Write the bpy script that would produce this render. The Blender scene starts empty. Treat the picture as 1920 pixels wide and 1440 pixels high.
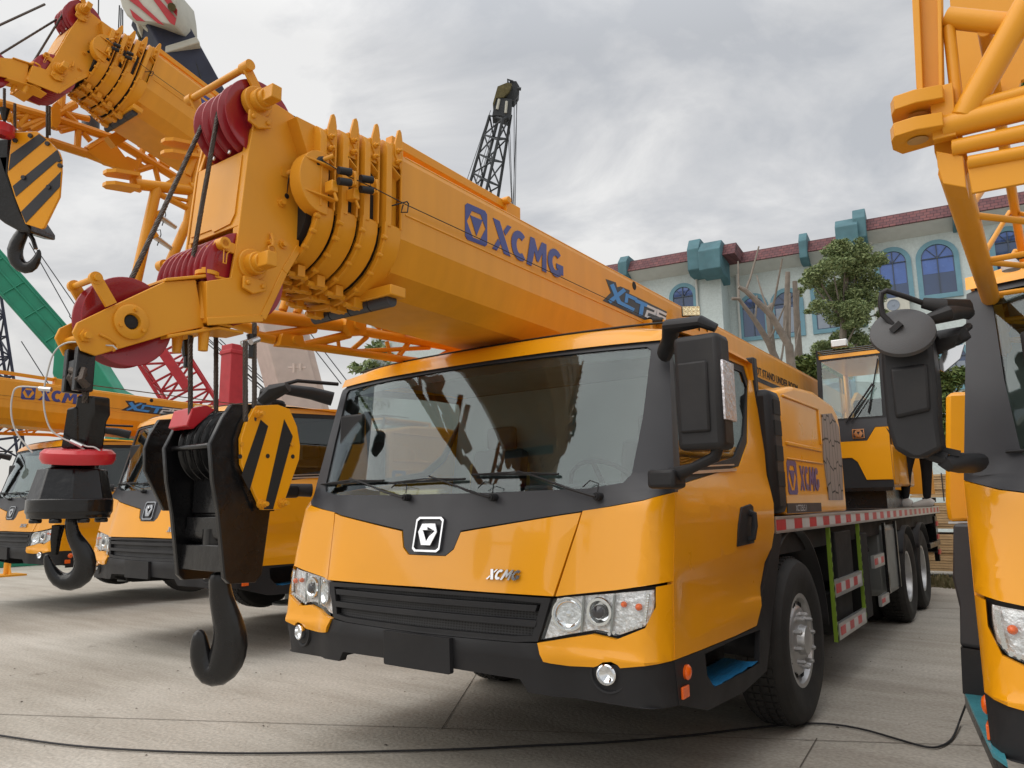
import bpy, bmesh, math, random
from math import sin, cos, pi, radians, sqrt
from mathutils import Vector, Matrix
from mathutils.geometry import tessellate_polygon
random.seed(7)
S = bpy.context.scene
COL = S.collection
V = Vector
# ------------------------------------------------------------------ camera
FPX = 1380.2
YAW, PITCH, ROLL, CH = radians(35.674), radians(9.342), radians(-0.696), 1.45
fw = V((-sin(YAW)*cos(PITCH), cos(YAW)*cos(PITCH), sin(PITCH)))
r0 = V((cos(YAW), sin(YAW), 0)); u0 = r0.cross(fw)
cr = r0*cos(ROLL)+u0*sin(ROLL); cu = -r0*sin(ROLL)+u0*cos(ROLL)
CO = V((0, 0, CH))
cam = bpy.data.cameras.new('camera'); camo = bpy.data.objects.new('camera', cam); COL.objects.link(camo)
camo.matrix_world = Matrix(((cr.x, cu.x, -fw.x, 0), (cr.y, cu.y, -fw.y, 0), (cr.z, cu.z, -fw.z, CH), (0, 0, 0, 1)))
cam.sensor_width = 36; cam.lens = FPX/1920*36; cam.clip_start = 0.05; cam.clip_end = 2000
S.camera = camo

def ray(px, py): return fw + cr*((px-960)/FPX) - cu*((py-720)/FPX)
def at(px, py, x=None, y=None, z=None):
    """survey helper: the world point seen at a photo pixel on a known plane"""
    d = ray(px, py)
    if x is not None: t = (x-CO.x)/d.x
    elif y is not None: t = (y-CO.y)/d.y
    else: t = (z-CO.z)/d.z
    return CO + d*t
def atd(px, py, D): return CO + ray(px, py)*D          # D metres along the view axis
def atp(px, py, p, n):
    d = ray(px, py); return CO + d*((p-CO).dot(n)/d.dot(n))

# ------------------------------------------------------------------ materials
def nd(nt, t, **k):
    n = nt.nodes.new(t)
    for a, b in k.items():
        if a in n.inputs: n.inputs[a].default_value = b
        else: setattr(n, a, b)
    return n
MATS = {}
def mat(name, col, rough=.5, metal=0., coat=0., var=.12, scale=3., bump=0., bscale=60., spec=.5, dirt=0., dirtcol=(.12, .09, .06), trans=0., ior=1.45, coatr=.08, streak=False):
    if name in MATS: return MATS[name]
    m = bpy.data.materials.new(name); m.use_nodes = True; nt = m.node_tree; nt.nodes.clear(); L = nt.links.new
    out = nd(nt, 'ShaderNodeOutputMaterial'); b = nd(nt, 'ShaderNodeBsdfPrincipled')
    L(b.outputs[0], out.inputs[0])
    tc = nd(nt, 'ShaderNodeTexCoord')
    mp = nd(nt, 'ShaderNodeMapping'); L(tc.outputs['Object'], mp.inputs[0])
    if streak: mp.inputs['Scale'].default_value = (9, 9, .55)
    n1 = nd(nt, 'ShaderNodeTexNoise'); n1.inputs['Scale'].default_value = scale; n1.inputs['Detail'].default_value = 6
    L(mp.outputs[0], n1.inputs['Vector'])
    hs = nd(nt, 'ShaderNodeHueSaturation'); hs.inputs['Color'].default_value = (*col, 1)
    mr = nd(nt, 'ShaderNodeMapRange'); mr.inputs['To Min'].default_value = 1-var; mr.inputs['To Max'].default_value = 1+var
    mr.inputs['From Min'].default_value = .25; mr.inputs['From Max'].default_value = .75
    L(n1.outputs['Fac'], mr.inputs['Value']); L(mr.outputs[0], hs.inputs['Value'])
    last = hs.outputs[0]
    if dirt > 0:
        n2 = nd(nt, 'ShaderNodeTexNoise'); n2.inputs['Scale'].default_value = 1.7; n2.inputs['Detail'].default_value = 9; n2.inputs['Roughness'].default_value = .7
        L(tc.outputs['Object'], n2.inputs['Vector'])
        m2 = nd(nt, 'ShaderNodeMapRange'); m2.inputs['From Min'].default_value = .52; m2.inputs['From Max'].default_value = .72; m2.inputs['To Max'].default_value = dirt
        L(n2.outputs['Fac'], m2.inputs['Value'])
        mx = nd(nt, 'ShaderNodeMix'); mx.data_type = 'RGBA'; L(m2.outputs[0], mx.inputs[0]); L(last, mx.inputs[6]); mx.inputs[7].default_value = (*dirtcol, 1)
        last = mx.outputs[2]
    L(last, b.inputs['Base Color'])
    rr = nd(nt, 'ShaderNodeMapRange'); rr.inputs['To Min'].default_value = max(.02, rough*.75); rr.inputs['To Max'].default_value = min(1, rough*1.3)
    n3 = nd(nt, 'ShaderNodeTexNoise'); n3.inputs['Scale'].default_value = 5; n3.inputs['Detail'].default_value = 5; L(tc.outputs['Object'], n3.inputs['Vector'])
    L(n3.outputs['Fac'], rr.inputs['Value']); L(rr.outputs[0], b.inputs['Roughness'])
    b.inputs['Metallic'].default_value = metal; b.inputs['Coat Weight'].default_value = coat; b.inputs['Coat Roughness'].default_value = coatr
    b.inputs['Specular IOR Level'].default_value = spec; b.inputs['Transmission Weight'].default_value = trans; b.inputs['IOR'].default_value = ior
    if bump > 0:
        n4 = nd(nt, 'ShaderNodeTexNoise'); n4.inputs['Scale'].default_value = bscale; n4.inputs['Detail'].default_value = 4; L(tc.outputs['Object'], n4.inputs['Vector'])
        bp = nd(nt, 'ShaderNodeBump'); bp.inputs['Strength'].default_value = bump; bp.inputs['Distance'].default_value = .01
        L(n4.outputs['Fac'], bp.inputs['Height']); L(bp.outputs[0], b.inputs['Normal'])
    MATS[name] = m; return m
def glassmat(name, tint=(.75, .8, .8), f0=.08, rough=.012):
    """pane: Schlick reflection at each face, tinted straight-through light"""
    m = bpy.data.materials.new(name); m.use_nodes = True; nt = m.node_tree; nt.nodes.clear(); L = nt.links.new
    out = nd(nt, 'ShaderNodeOutputMaterial'); mx = nd(nt, 'ShaderNodeMixShader'); ge = nd(nt, 'ShaderNodeNewGeometry')
    dt = nd(nt, 'ShaderNodeVectorMath', operation='DOT_PRODUCT'); L(ge.outputs['Normal'], dt.inputs[0]); L(ge.outputs['Incoming'], dt.inputs[1])
    ab = nd(nt, 'ShaderNodeMath', operation='ABSOLUTE'); L(dt.outputs['Value'], ab.inputs[0]); om = nd(nt, 'ShaderNodeMath', operation='SUBTRACT'); om.inputs[0].default_value = 1; L(ab.outputs[0], om.inputs[1])
    pw = nd(nt, 'ShaderNodeMath', operation='POWER'); L(om.outputs[0], pw.inputs[0]); pw.inputs[1].default_value = 5; ma = nd(nt, 'ShaderNodeMath', operation='MULTIPLY_ADD'); L(pw.outputs[0], ma.inputs[0]); ma.inputs[1].default_value = 1-f0; ma.inputs[2].default_value = f0
    t = nd(nt, 'ShaderNodeBsdfTransparent'); t.inputs[0].default_value = (*tint, 1)
    g = nd(nt, 'ShaderNodeBsdfGlossy'); g.inputs['Roughness'].default_value = rough; g.inputs[0].default_value = (.93, .97, 1, 1)
    L(ma.outputs[0], mx.inputs[0]); L(t.outputs[0], mx.inputs[1]); L(g.outputs[0], mx.inputs[2]); L(mx.outputs[0], out.inputs[0])
    MATS[name] = m; return m
YEL = mat('yellow_paint', (.80, .335, .006), rough=.30, coat=.4, spec=.35, var=.035, bump=.0, coatr=.06)
YELS = mat('yellow_steel', (.70, .30, .016), rough=.45, coat=.15, spec=.35, var=.07, scale=2.2, bump=.06, bscale=25, coatr=.2, dirt=.12, dirtcol=(.45, .2, .06))
YELB = mat('boom_paint', (.70, .30, .016), rough=.42, coat=.25, spec=.4, var=.06, scale=1.2, streak=True, bump=.03, bscale=20, coatr=.16, dirt=.08, dirtcol=(.5, .2, .05))
BLKP = mat('black_plastic', (.018, .018, .020), rough=.5, var=.2, bump=.1, bscale=400, spec=.35, dirt=.12, dirtcol=(.09, .08, .07))
DGRY = mat('dark_grey_trim', (.034, .035, .041), rough=.42, var=.12, bump=.05, bscale=300)
BLKM = mat('black_steel', (.007, .007, .008), rough=.27, coat=.3, spec=.4, var=.4, bump=.35, bscale=22, dirt=.12, dirtcol=(.05, .03, .02))
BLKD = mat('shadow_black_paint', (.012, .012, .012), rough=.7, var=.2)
RED = mat('red_sheave_paint', (.30, .012, .02), rough=.28, coat=.4, var=.15, bump=.05, bscale=15, dirt=.12, dirtcol=(.08, .02, .02))
REDD = mat('red_plastic', (.55, .02, .03), rough=.38, coat=.3, var=.12, bump=.05)
CHR = mat('chrome', (.85, .86, .88), rough=.07, metal=1, var=.03)
ALU = mat('aluminium', (.62, .62, .62), rough=.33, metal=.9, var=.1, bump=.05, dirt=.2)
RIM = mat('silver_rim', (.50, .50, .50), rough=.35, metal=.65, var=.12, dirt=.25)
TYRE = mat('tyre_rubber', (.022, .021, .02), rough=.75, var=.25, bump=.25, bscale=70, dirt=.35, dirtcol=(.08, .07, .055))
ROPE = mat('wire_rope', (.075, .06, .05), rough=.45, metal=.5, var=.3, bump=.3, bscale=200)
CABL = mat('clear_cable', (.5, .5, .48), rough=.3, var=.1)
ORG = mat('orange_lens', (.85, .13, .01), rough=.15, coat=.6, var=.1, bump=.2, bscale=120)
BLUE = mat('blue_decal', (.035, .05, .24), rough=.4, var=.1, coat=.3)
SKYB = mat('light_blue_decal', (.05, .24, .62), rough=.4, var=.06)
WHT = mat('white_decal', (.62, .62, .64), rough=.45, var=.06)
REDT = mat('red_reflector', (.55, .03, .04), rough=.3, var=.15, dirt=.15)
WHTT = mat('white_reflector', (.62, .60, .58), rough=.3, var=.08, dirt=.2)
GRND = mat('green_yellow_tape', (.20, .32, .03), rough=.4, var=.2)
BLUF = mat('blue_film', (.03, .24, .52), rough=.3, coat=.5, var=.25, bump=.6, bscale=60)
GLS = glassmat('windshield_glass', (.86, .93, .92), .045, .012)
GLT = glassmat('side_glass', (.55, .56, .55), .06)
LENS = glassmat('lamp_lens', (.96, .97, .97), .04)
SEAT = mat('seat_fabric', (.05, .05, .055), rough=.9, var=.2)
INTR = mat('cabin_lining', (.25, .28, .28), rough=.8, var=.1)
CREAM = mat('cream_fill', (.55, .38, .14), rough=.6, var=.05)
FILM = mat('silver_film', (.65, .63, .66), rough=.25, metal=.6, var=.25, bump=.8, bscale=50)
CORK = mat('mesh_grille', (.22, .19, .17), rough=.6, var=.15)
BLKL = mat('black_line', (.01, .01, .01), rough=.6)
GRYT = mat('grey_tank', (.25, .26, .25), rough=.4, metal=.3, var=.12, dirt=.2)

# ------------------------------------------------------------------ mesh builder
W = {}                               # world position of each object's origin at build time
class MB:
    def __init__(s): s.v = []; s.f = []; s.m = []
    def add(s, vs, fs, mi=0):
        o = len(s.v); s.v += [V(p) for p in vs]; s.f += [tuple(i+o for i in f) for f in fs]; s.m += [mi]*len(fs); return s
    def box(s, a, b, mi=0):
        (x0, y0, z0), (x1, y1, z1) = a, b
        x0, x1 = min(x0, x1), max(x0, x1); y0, y1 = min(y0, y1), max(y0, y1); z0, z1 = min(z0, z1), max(z0, z1)
        return s.add([(x0, y0, z0), (x1, y0, z0), (x1, y1, z0), (x0, y1, z0), (x0, y0, z1), (x1, y0, z1), (x1, y1, z1), (x0, y1, z1)],
                     [(0, 3, 2, 1), (4, 5, 6, 7), (0, 1, 5, 4), (1, 2, 6, 5), (2, 3, 7, 6), (3, 0, 4, 7)], mi)
    def bar(s, p, q, w, h=None, up=(0, 0, 1), mi=0):
        p, q = V(p), V(q); h = h or w; d = (q-p).normalized(); up = V(up)
        if abs(d.dot(up)) > .98: up = V((1, 0, 0))
        a = d.cross(up).normalized()*w/2; b = a.cross(d).normalized()*h/2
        return s.add([p-a-b, p+a-b, p+a+b, p-a+b, q-a-b, q+a-b, q+a+b, q-a+b],
                     [(0, 1, 2, 3), (7, 6, 5, 4), (0, 4, 5, 1), (1, 5, 6, 2), (2, 6, 7, 3), (3, 7, 4, 0)], mi)
    def cyl(s, p, q, r, r2=None, n=16, mi=0, caps=True):
        p, q = V(p), V(q); r2 = r if r2 is None else r2; d = (q-p).normalized(); up = V((0, 0, 1)) if abs(d.z) < .95 else V((1, 0, 0))
        a = d.cross(up).normalized(); b = d.cross(a)
        vs = [p+(a*cos(t)+b*sin(t))*r for t in [2*pi*i/n for i in range(n)]]+[q+(a*cos(t)+b*sin(t))*r2 for t in [2*pi*i/n for i in range(n)]]
        fs = [(i, (i+1) % n, n+(i+1) % n, n+i) for i in range(n)]
        if caps: fs += [tuple(range(n-1, -1, -1)), tuple(range(n, 2*n))]
        return s.add(vs, fs, mi)
    def lathe(s, c, axis, prof, n=32, mi=0, a0=0):
        c = V(c); d = V(axis).normalized(); up = V((0, 0, 1)) if abs(d.z) < .95 else V((1, 0, 0)); a = d.cross(up).normalized(); b = d.cross(a); m = len(prof)
        vs = []; fs = []
        for i in range(n):
            t = 2*pi*i/n+a0; e = a*cos(t)+b*sin(t)
            for (h, r) in prof: vs.append(c+d*h+e*max(r, 1e-4))
        for i in range(n):
            j = (i+1) % n
            for k in range(m-1): fs.append((i*m+k, j*m+k, j*m+k+1, i*m+k+1))
        return s.add(vs, fs, mi)
    def prism(s, pts, d, mi=0):
        pts = [V(p) for p in pts]; n = len(pts); d = V(d)
        tri = tessellate_polygon([pts])
        vs = pts+[p+d for p in pts]
        fs = [tuple(t) for t in tri]+[tuple(n+i for i in reversed(t)) for t in tri]+[(i, (i+1) % n, n+(i+1) % n, n+i) for i in range(n)]
        return s.add(vs, fs, mi)
    def ngon(s, pts, mi=0): return s.add(pts, [tuple(range(len(pts)))], mi)
    def tube(s, pts, r, n=10, mi=0, flat=None):
        pts = [V(p) for p in pts]; R = r if isinstance(r, (list, tuple)) else [r]*len(pts); vs = []; fs = []; prev = None
        for i, p in enumerate(pts):
            d = ((pts[min(i+1, len(pts)-1)]-p).normalized()+(p-pts[max(i-1, 0)]).normalized()).normalized()
            if prev is None:
                up = V((0, 0, 1)) if abs(d.z) < .9 else V((1, 0, 0)); 
                if flat is not None: up = V(flat)
                a = d.cross(up).normalized()
            else: a = (prev-d*prev.dot(d)).normalized()
            prev = a; b = d.cross(a); rr = R[i]; ra, rb = rr if isinstance(rr, (list, tuple)) else (rr, rr)
            for k in range(n): t = 2*pi*k/n; vs.append(p+a*cos(t)*ra+b*sin(t)*rb)
        for i in range(len(pts)-1):
            for k in range(n): fs.append((i*n+k, i*n+(k+1) % n, (i+1)*n+(k+1) % n, (i+1)*n+k))
        fs += [tuple(range(n-1, -1, -1)), tuple(range((len(pts)-1)*n, len(pts)*n))]
        return s.add(vs, fs, mi)
    def panel(s, outer, surf, thick=.02, holes=(), step=.09, off=0., mi=0, inward=None, dir3=None):
        """outer/holes: 2D outlines; surf(a,b,off) -> 3D point; sheet of given thickness following the surface"""
        polys = [[V((p[0], p[1], 0)) for p in q] for q in [outer, *holes]]
        flat = [p for q in polys for p in q]; bm = bmesh.new(); bv = [bm.verts.new(p) for p in flat]
        for t in tessellate_polygon(polys):
            try: bm.faces.new([bv[i] for i in t])
            except ValueError: pass
        if step:
            for ax in (0, 1):
                lo = min(p[ax] for p in flat); hi = max(p[ax] for p in flat); k = math.ceil(lo/step)*step
                while k < hi:
                    nrm = V((1, 0, 0)) if ax == 0 else V((0, 1, 0))
                    bmesh.ops.bisect_plane(bm, geom=bm.verts[:]+bm.edges[:]+bm.faces[:], plane_co=nrm*k, plane_no=nrm, dist=1e-5); k += step
        bmesh.ops.remove_doubles(bm, verts=bm.verts[:], dist=1e-5)
        bm.verts.ensure_lookup_table(); n = len(bm.verts)
        a = [(v.co.x, v.co.y) for v in bm.verts]
        vs = [surf(p[0], p[1], off) for p in a]+[surf(p[0], p[1], off-thick) for p in a]; fs = []
        for f in bm.faces:
            if f.normal.z < 0: f.normal_flip()
            ii = [v.index for v in f.verts]; fs.append(tuple(ii)); fs.append(tuple(n+i for i in reversed(ii)))
        for e in bm.edges:
            if len(e.link_faces) == 1:
                i, j = e.verts[0].index, e.verts[1].index; fs.append((i, j, n+j, n+i))
        bm.free(); return s.add(vs, fs, mi)
    def flush(s, *a, **k):
        if s.v: s.build(*a, **k)
        s.v = []; s.f = []; s.m = []; return s
    def tape(s, x, dx, y0, y1, z0, z1, step):
        """one continuous strip whose face alternates between two materials"""
        n = max(2, round((y1-y0)/step)); o = len(s.v)
        for i in range(n+1):
            y = y0+(y1-y0)*i/n; s.v += [V((x, y, z0)), V((x+dx, y, z0)), V((x+dx, y, z1)), V((x, y, z1))]
        for i in range(n):
            a = o+4*i
            for k in range(4): s.f.append((a+k, a+(k+1) % 4, a+4+(k+1) % 4, a+4+k)); s.m.append(i % 2)
        s.f += [(o, o+1, o+2, o+3), (o+4*n, o+4*n+1, o+4*n+2, o+4*n+3)]; s.m += [0, 0]; return s
    def xf(s, M):
        s.v = [M @ p for p in s.v]; return s
    def build(s, name, m, parent=None, org=None, bevel=0, ang=35, smooth=True, **tags):
        me = bpy.data.meshes.new(name)
        base = V(org) if org is not None else (W[parent.name] if parent else V((0, 0, 0)))
        me.from_pydata([p-base for p in s.v], [], s.f)
        ms = m if isinstance(m, (list, tuple)) else [m]
        for q in ms: me.materials.append(q)
        if len(ms) > 1: me.polygons.foreach_set('material_index', s.m)
        me.validate(); bm = bmesh.new(); bm.from_mesh(me); bmesh.ops.recalc_face_normals(bm, faces=bm.faces[:]); bm.to_mesh(me); bm.free()
        if smooth:
            me.polygons.foreach_set('use_smooth', [True]*len(me.polygons)); me.set_sharp_from_angle(angle=radians(ang))
        o = bpy.data.objects.new(name, me); COL.objects.link(o)
        if parent: o.parent = parent; o.location = base-W[parent.name]
        else: o.location = base
        W[o.name] = base
        if bevel:
            b = o.modifiers.new('b', 'BEVEL'); b.width = bevel; b.segments = 2; b.limit_method = 'ANGLE'; b.angle_limit = radians(35); b.harden_normals = False
        tag(o, **tags); return o
def tag(o, label=None, cat=None, group=None, kind=None):
    if label: o['label'] = label
    if cat: o['category'] = cat
    if group: o['group'] = group
    if kind: o['kind'] = kind
    return o
def thing(name, loc, label, cat, group=None, rz=0):
    o = bpy.data.objects.new(name, None); COL.objects.link(o); o.location = loc; o.rotation_euler.z = rz; o.empty_display_size = .3
    W[o.name] = V(loc); return tag(o, label, cat, group)
def dup(o, parent=None, skip=()):
    c = o.copy(); COL.objects.link(c); c.parent = parent
    for ch in list(o.children):
        if ch.name.split('.')[0] not in skip: dup(ch, c, skip)
    return c
def circ(cx, cy, r, n=24, a0=0, a1=2*pi, rx=None):
    full = abs(a1-a0-2*pi) < 1e-6; k = n if full else n+1
    return [(cx+(rx or r)*cos(a0+(a1-a0)*i/n), cy+r*sin(a0+(a1-a0)*i/n)) for i in range(k)]
def stroke(pts, w):
    """2D polyline with mitred joins -> closed outline"""
    P = [V((p[0], p[1])) for p in pts]; L, R = [], []
    for i, p in enumerate(P):
        d1 = (P[i]-P[i-1]).normalized() if i else None; d2 = (P[i+1]-P[i]).normalized() if i < len(P)-1 else None
        d1 = d1 or d2; d2 = d2 or d1; n1 = V((-d1.y, d1.x)); n2 = V((-d2.y, d2.x)); n = (n1+n2).normalized(); k = w/2/max(.35, n.dot(n1))
        L.append(p+n*k); R.append(p-n*k)
    return [(p.x, p.y) for p in L+R[::-1]]
def cap_arc(cx, cy, rx, ry, a0, a1, w, n=14):
    o = []; i_ = []
    for k in range(n+1):
        t = a0+(a1-a0)*k/n; o.append((cx+rx*cos(t), cy+ry*sin(t))); i_.append((cx+(rx-w)*cos(t), cy+(ry-w)*sin(t)))
    return o+i_[::-1]
def brand_letters():
    """bold italic-less capitals X C M G in a unit-height box; list of outlines"""
    out = []
    out.append([(0, 1), (.30, 1), (.78, 0), (.47, 0)])                      # X back stroke
    out.append([(.66, 1), (.84, 1), (.56, .62), (.47, .74)]); out.append([(-.04, 0), (.16, 0), (.33, .27), (.22, .40)])
    out.append(cap_arc(1.22, .5, .40, .5, radians(50), radians(310), .24))  # C
    x = 1.62
    out.append([(x-.08, 0), (x+.16, 0), (x+.33, .56), (x+.43, .25), (x+.53, .25), (x+.73, .62), (x+.70, 0), (x+.93, 0), (x+.96, 1), (x+.72, 1), (x+.50, .58), (x+.34, 1), (x+.14, 1)])
    x = 2.98
    out.append(cap_arc(x+.08, .5, .42, .5, radians(45), radians(330), .24)); out.append([(x+.12, .50), (x+.50, .50), (x+.50, .16), (x+.28, .16), (x+.28, .32), (x+.12, .32)])
    return out
def emblem_parts():
    """frame square (with hexagon hole) and centre triangle, unit box"""
    sq = [(.1, 0), (.9, 0), (1, .08), (1, .92), (.9, 1), (.1, 1), (0, .92), (0, .08)]
    hx = [(.34, .12), (.66, .12), (.93, .5), (.70, .84), (.30, .84), (.07, .5)]
    tri = [(.22, .70), (.78, .70), (.5, .20)]
    return sq, hx, tri
def mapd(pts, x0, y0, sx, sy): return [(x0+p[0]*sx, y0+p[1]*sy) for p in pts]

TEALF = mat('teal_film', (.05, .26, .32), rough=.35, coat=.4, var=.25, bump=.4, bscale=60)
MIRC=mat('skylit_mirror_cap', (.06, .06, .063), rough=.5, var=.1, bump=.1, bscale=200)  # cap faces the sky: that brightness is put into a lighter grey
CHD = mat('badge_chrome', (.50, .51, .53), rough=.16, metal=1, var=.15)
# ================================================================== THE TRUCK CRANE
CX, HW = -2.754, 1.315
SX = CX+HW
def lerp(tab, z):
    if z <= tab[0][0]: return tab[0][1]
    for (a, p), (b, q) in zip(tab, tab[1:]):
        if z <= b: return p+(q-p)*(z-a)/(b-a)
    return tab[-1][1]
BASE = [(.40, 3.02), (.58, 2.985), (.70, 2.972), (.76, 2.962), (.80, 2.975), (.9, 2.985), (1.02, 2.99), (1.3, 3.05), (1.43, 3.08), (1.55, 3.105), (2.25, 3.345), (2.34, 3.395), (2.40, 3.45)]
KT = [(.5, .27), (1.5, .23), (2.34, .135)]
HWT = [(.5, HW), (1.52, HW), (2.34, 1.24)]
def Fo(u, z):
    h = lerp(HWT, z); a = abs(u)/h*HW; k = lerp(KT, z)
    hi = k*(a/HW)**2.8
    if z > 1.56: return hi
    if a < .80: g = .045*(a/.8)**2
    elif a < .88: g = .045+.035*(a-.8)/.08
    elif a < 1.2: g = .080+.034*(a-.88)/.32
    else: g = .114+(k-.114)*((a-1.2)/.115)**2.4
    if z > 1.44: w = (z-1.44)/.12; g = g*(1-w)+hi*w
    return g
def front(u, z, off=0.): return V((CX+u, lerp(BASE, z)+Fo(u, z)-off, z))
SOFF = [(.74, .0), (.86, .0), (.92, -.03), (1.09, -.028), (1.13, 0), (1.44, .0), (1.60, -.03)]
def side(y, z, off=0.):
    h = lerp(HWT, z)
    return V((CX+h+lerp(SOFF, z)*min(1, max(0, (y-3.3)/.12))+off, y, z))
def fz(px, py):
    y = 3.1
    for _ in range(12):
        p = at(px, py, y=y); y = lerp(BASE, p.z)+Fo(p.x-CX, p.z)
    return (p.x-CX, p.z)
def FZ(*pp): return [fz(*p) for p in pp]
def sz(px, py, dx=0.):
    x = SX
    for _ in range(6):
        p = at(px, py, x=x); x = CX+lerp(HWT, p.z)+dx
    return (p.y, p.z)
def SZ(*pp, dx=0.): return [sz(*p, dx=dx) for p in pp]
def mirror(pts): return pts+[(-u, z) for u, z in reversed(pts)]
ROOT = (CX, 7.0, 0)
def yc(z): return lerp(BASE, z)+lerp(KT, z)

def wheel(root, cx, cy, side_, dual=False, name='wheel', steer=0):
    """cx = outer face of the tyre; side_ = +1 outer face towards +x"""
    s = side_; R = .535; w = .27; t = MB()
    def prof(R, w): return [(0.0, .30), (.012, .33), (.028, .40), (.03, .46), (.012, .505), (-.02, R-.008), (-.05, R), (-w+.05, R), (-w+.02, R-.008), (-w-.012, .505), (-w-.03, .46), (-w-.028, .40), (-w-.012, .33), (-w, .30)]
    for q in ([0, -.33] if dual else [0]):
        t.lathe((cx+s*q-s*.02, cy, R), (s, 0, 0), prof(R, w), 56)
        for k in range(56):        # tread blocks
            a = 2*pi*k/56; e = V((0, cos(a), sin(a))); f = V((0, -sin(a), cos(a)))
            for (x0, x1) in ((-.075, -.045), (-.125, -.085), (-.185, -.145), (-.225, -.195)):
                c = V((cx+s*q-s*.02, cy, R))+e*(R+.001)+V((s*(x0+x1)/2, 0, 0)); t.bar(c-f*.021, c+f*.021, abs(x1-x0), .018, up=e)
    ty = t.build(name, TYRE, root, ang=28)
    r = MB(); rin = .31
    if not dual:
        r.lathe((cx-s*.035, cy, R), (s, 0, 0), [(-.20, .27), (-.02, .27), (.0, .30), (.016, .305), (.012, .275), (-.02, .262), (-.03, .24), (.0, .215), (.01, .19), (.01, .10), (.055, .09), (.06, .0)], 40)
        for k in range(10):
            a = 2*pi*k/10+.2; c = V((cx-s*.025, cy+.165*cos(a), R+.165*sin(a))); r.cyl(c, c+V((s*.03, 0, 0)), .017, n=6); r.cyl(c, c+V((s*.052, 0, 0)), .010, n=8)
            r.cyl(c+V((s*.03, 0, 0)), c+V((s*.044, 0, 0)), .017, n=6)
    else:
        r.lathe((cx-s*.035, cy, R), (s, 0, 0), [(.016, .305), (.012, .275), (-.03, .262), (-.13, .25), (-.15, .20), (-.15, .12), (-.04, .10), (-.03, 0)], 40)
    r.build('rim', RIM, ty, ang=30, bevel=0)
    h = MB()
    for k in range(10):
        a = 2*pi*(k+.5)/10+.2; rr = .228 if not dual else .2; x0 = cx-s*(.052 if not dual else .182)
        c = V((x0, cy+rr*cos(a), R+rr*sin(a))); h.lathe(c, (s, 0, 0), [(.006, .0), (.013 if not dual else .02, .02), (.0, .03)], 10)
    h.build('hand_hole', BLKD, ty)
    return ty

def lens_pair(root, sgn):
    """headlight, bezel, fog lamp for one side of the face"""
    m = lambda L: [(sgn*u, z) for u, z in L]
    hl = FZ((1039, 1123), (1130, 1115), (1221, 1107), (1222, 1130), (1219, 1160), (1203, 1176), (1157, 1192), (1112, 1182), (1060, 1191), (1015, 1199))
    bz = FZ((1036, 1120), (1233, 1099), (1233, 1137), (1212, 1177), (1157, 1199), (1112, 1189), (1009.6, 1204))
    h = MB().panel(m(bz), front, .03, off=-.045, step=.08).build('headlight', BLKP, root)
    MB().panel(m(hl), front, .01, off=-.03, step=.05).build('reflector', CHRB, h)
    def disc(px, py, r, off, mt, nm, dep=.02, n=28, prof=None):
        u, z = fz(px, py); c = front(sgn*u, z, off); e = .01
        nrm = (front(sgn*u+e, z)-front(sgn*u-e, z)).cross(front(sgn*u, z+e)-front(sgn*u, z-e)).normalized()
        if nrm.y > 0: nrm = -nrm
        b = MB().lathe(c, nrm, prof or [(-dep, r), (0, r), (.003, r*.9), (.003, 0)], n); return b.build(nm, mt, h, ang=40)
    disc(1062, 1152, .074, -.018, CHR, 'low_beam_bowl', prof=[(.012, .078), (.012, .070), (0, .062), (-.012, .045), (-.018, .02), (-.005, .012), (-.003, 0)])
    disc(1121, 1148, .062, -.016, CHR, 'projector_ring', prof=[(.0, .066), (.010, .062), (.010, .050), (-.002, .036), (0, .0)])
    disc(1121, 1148, .034, -.008, LENSD, 'projector_lens', prof=[(.0, .034), (.012, .028), (.017, .012), (.018, 0)])
    disc(1167, 1134, .012, -.01, ORG, 'turn_bulb', prof=[(-.01, .014), (.0, .014), (.01, .008), (.012, 0)])
    disc(1195, 1139, .012, -.01, ORG, 'turn_bulb', prof=[(-.01, .016), (.0, .016), (.01, .008), (.012, 0)])
    l = MB()
    for i in range(11):       # small running lights along the outer edge
        t = i/10; px = 1213+(1207-1213)*t; py = 1116+(1165-1116)*t
        u, z = fz(px, py); c = front(sgn*u, z, -.014); l.cyl(c, c+V((0, -.006, 0)), .0085, n=8)
    for i in range(8):
        px = 1200-8.5*i; py = 1174+2.2*i; u, z = fz(px, py); c = front(sgn*u, z, -.014); l.cyl(c, c+V((0, -.006, 0)), .0085, n=8)
    l.build('running_lights', CHR, h)
    rb = MB()
    for (a, b) in (((1092, 1118), (1088, 1186)), ((1150, 1113), (1143, 1188))):
        u, z = fz(*a); u2, z2 = fz(*b); rb.bar(front(sgn*u, z, -.014), front(sgn*u2, z2, -.014), .008, .01)
    rb.build('reflector_rib', GRYT, h)
    MB().panel(m(hl), front, .004, off=.004, step=.05).build('lens', LENS, h)
    u, z = fz(1139.6, 1263); c = front(sgn*u, z, .0)
    f = MB().lathe(c+V((0, .012, 0)), (sgn*.22, -1, 0), [(-.03, .0), (-.03, .05), (.0, .07), (.012, .078), (.014, .086), (.0, .09)], 30).build('fog_lamp', BLKP, root)
    MB().lathe(c+V((0, .0, 0)), (sgn*.22, -1, 0), [(-.02, .045), (.03, .045), (.034, .04), (.018, .036), (.008, .02), (.004, 0)], 28).build('fog_reflector', CHR, f)
    MB().lathe(c+V((0, .0, 0)), (sgn*.22, -1, 0), [(.028, .039), (.036, .02), (.038, 0)], 28).build('fog_lens', LENS, f)

LENSD = mat('projector_glass', (.03, .03, .035), rough=.03, coat=1.)
CHRB = mat('faceted_reflector', (.75, .76, .78), rough=.2, metal=.35, var=.3, scale=45, bump=1.0, bscale=55)

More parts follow.
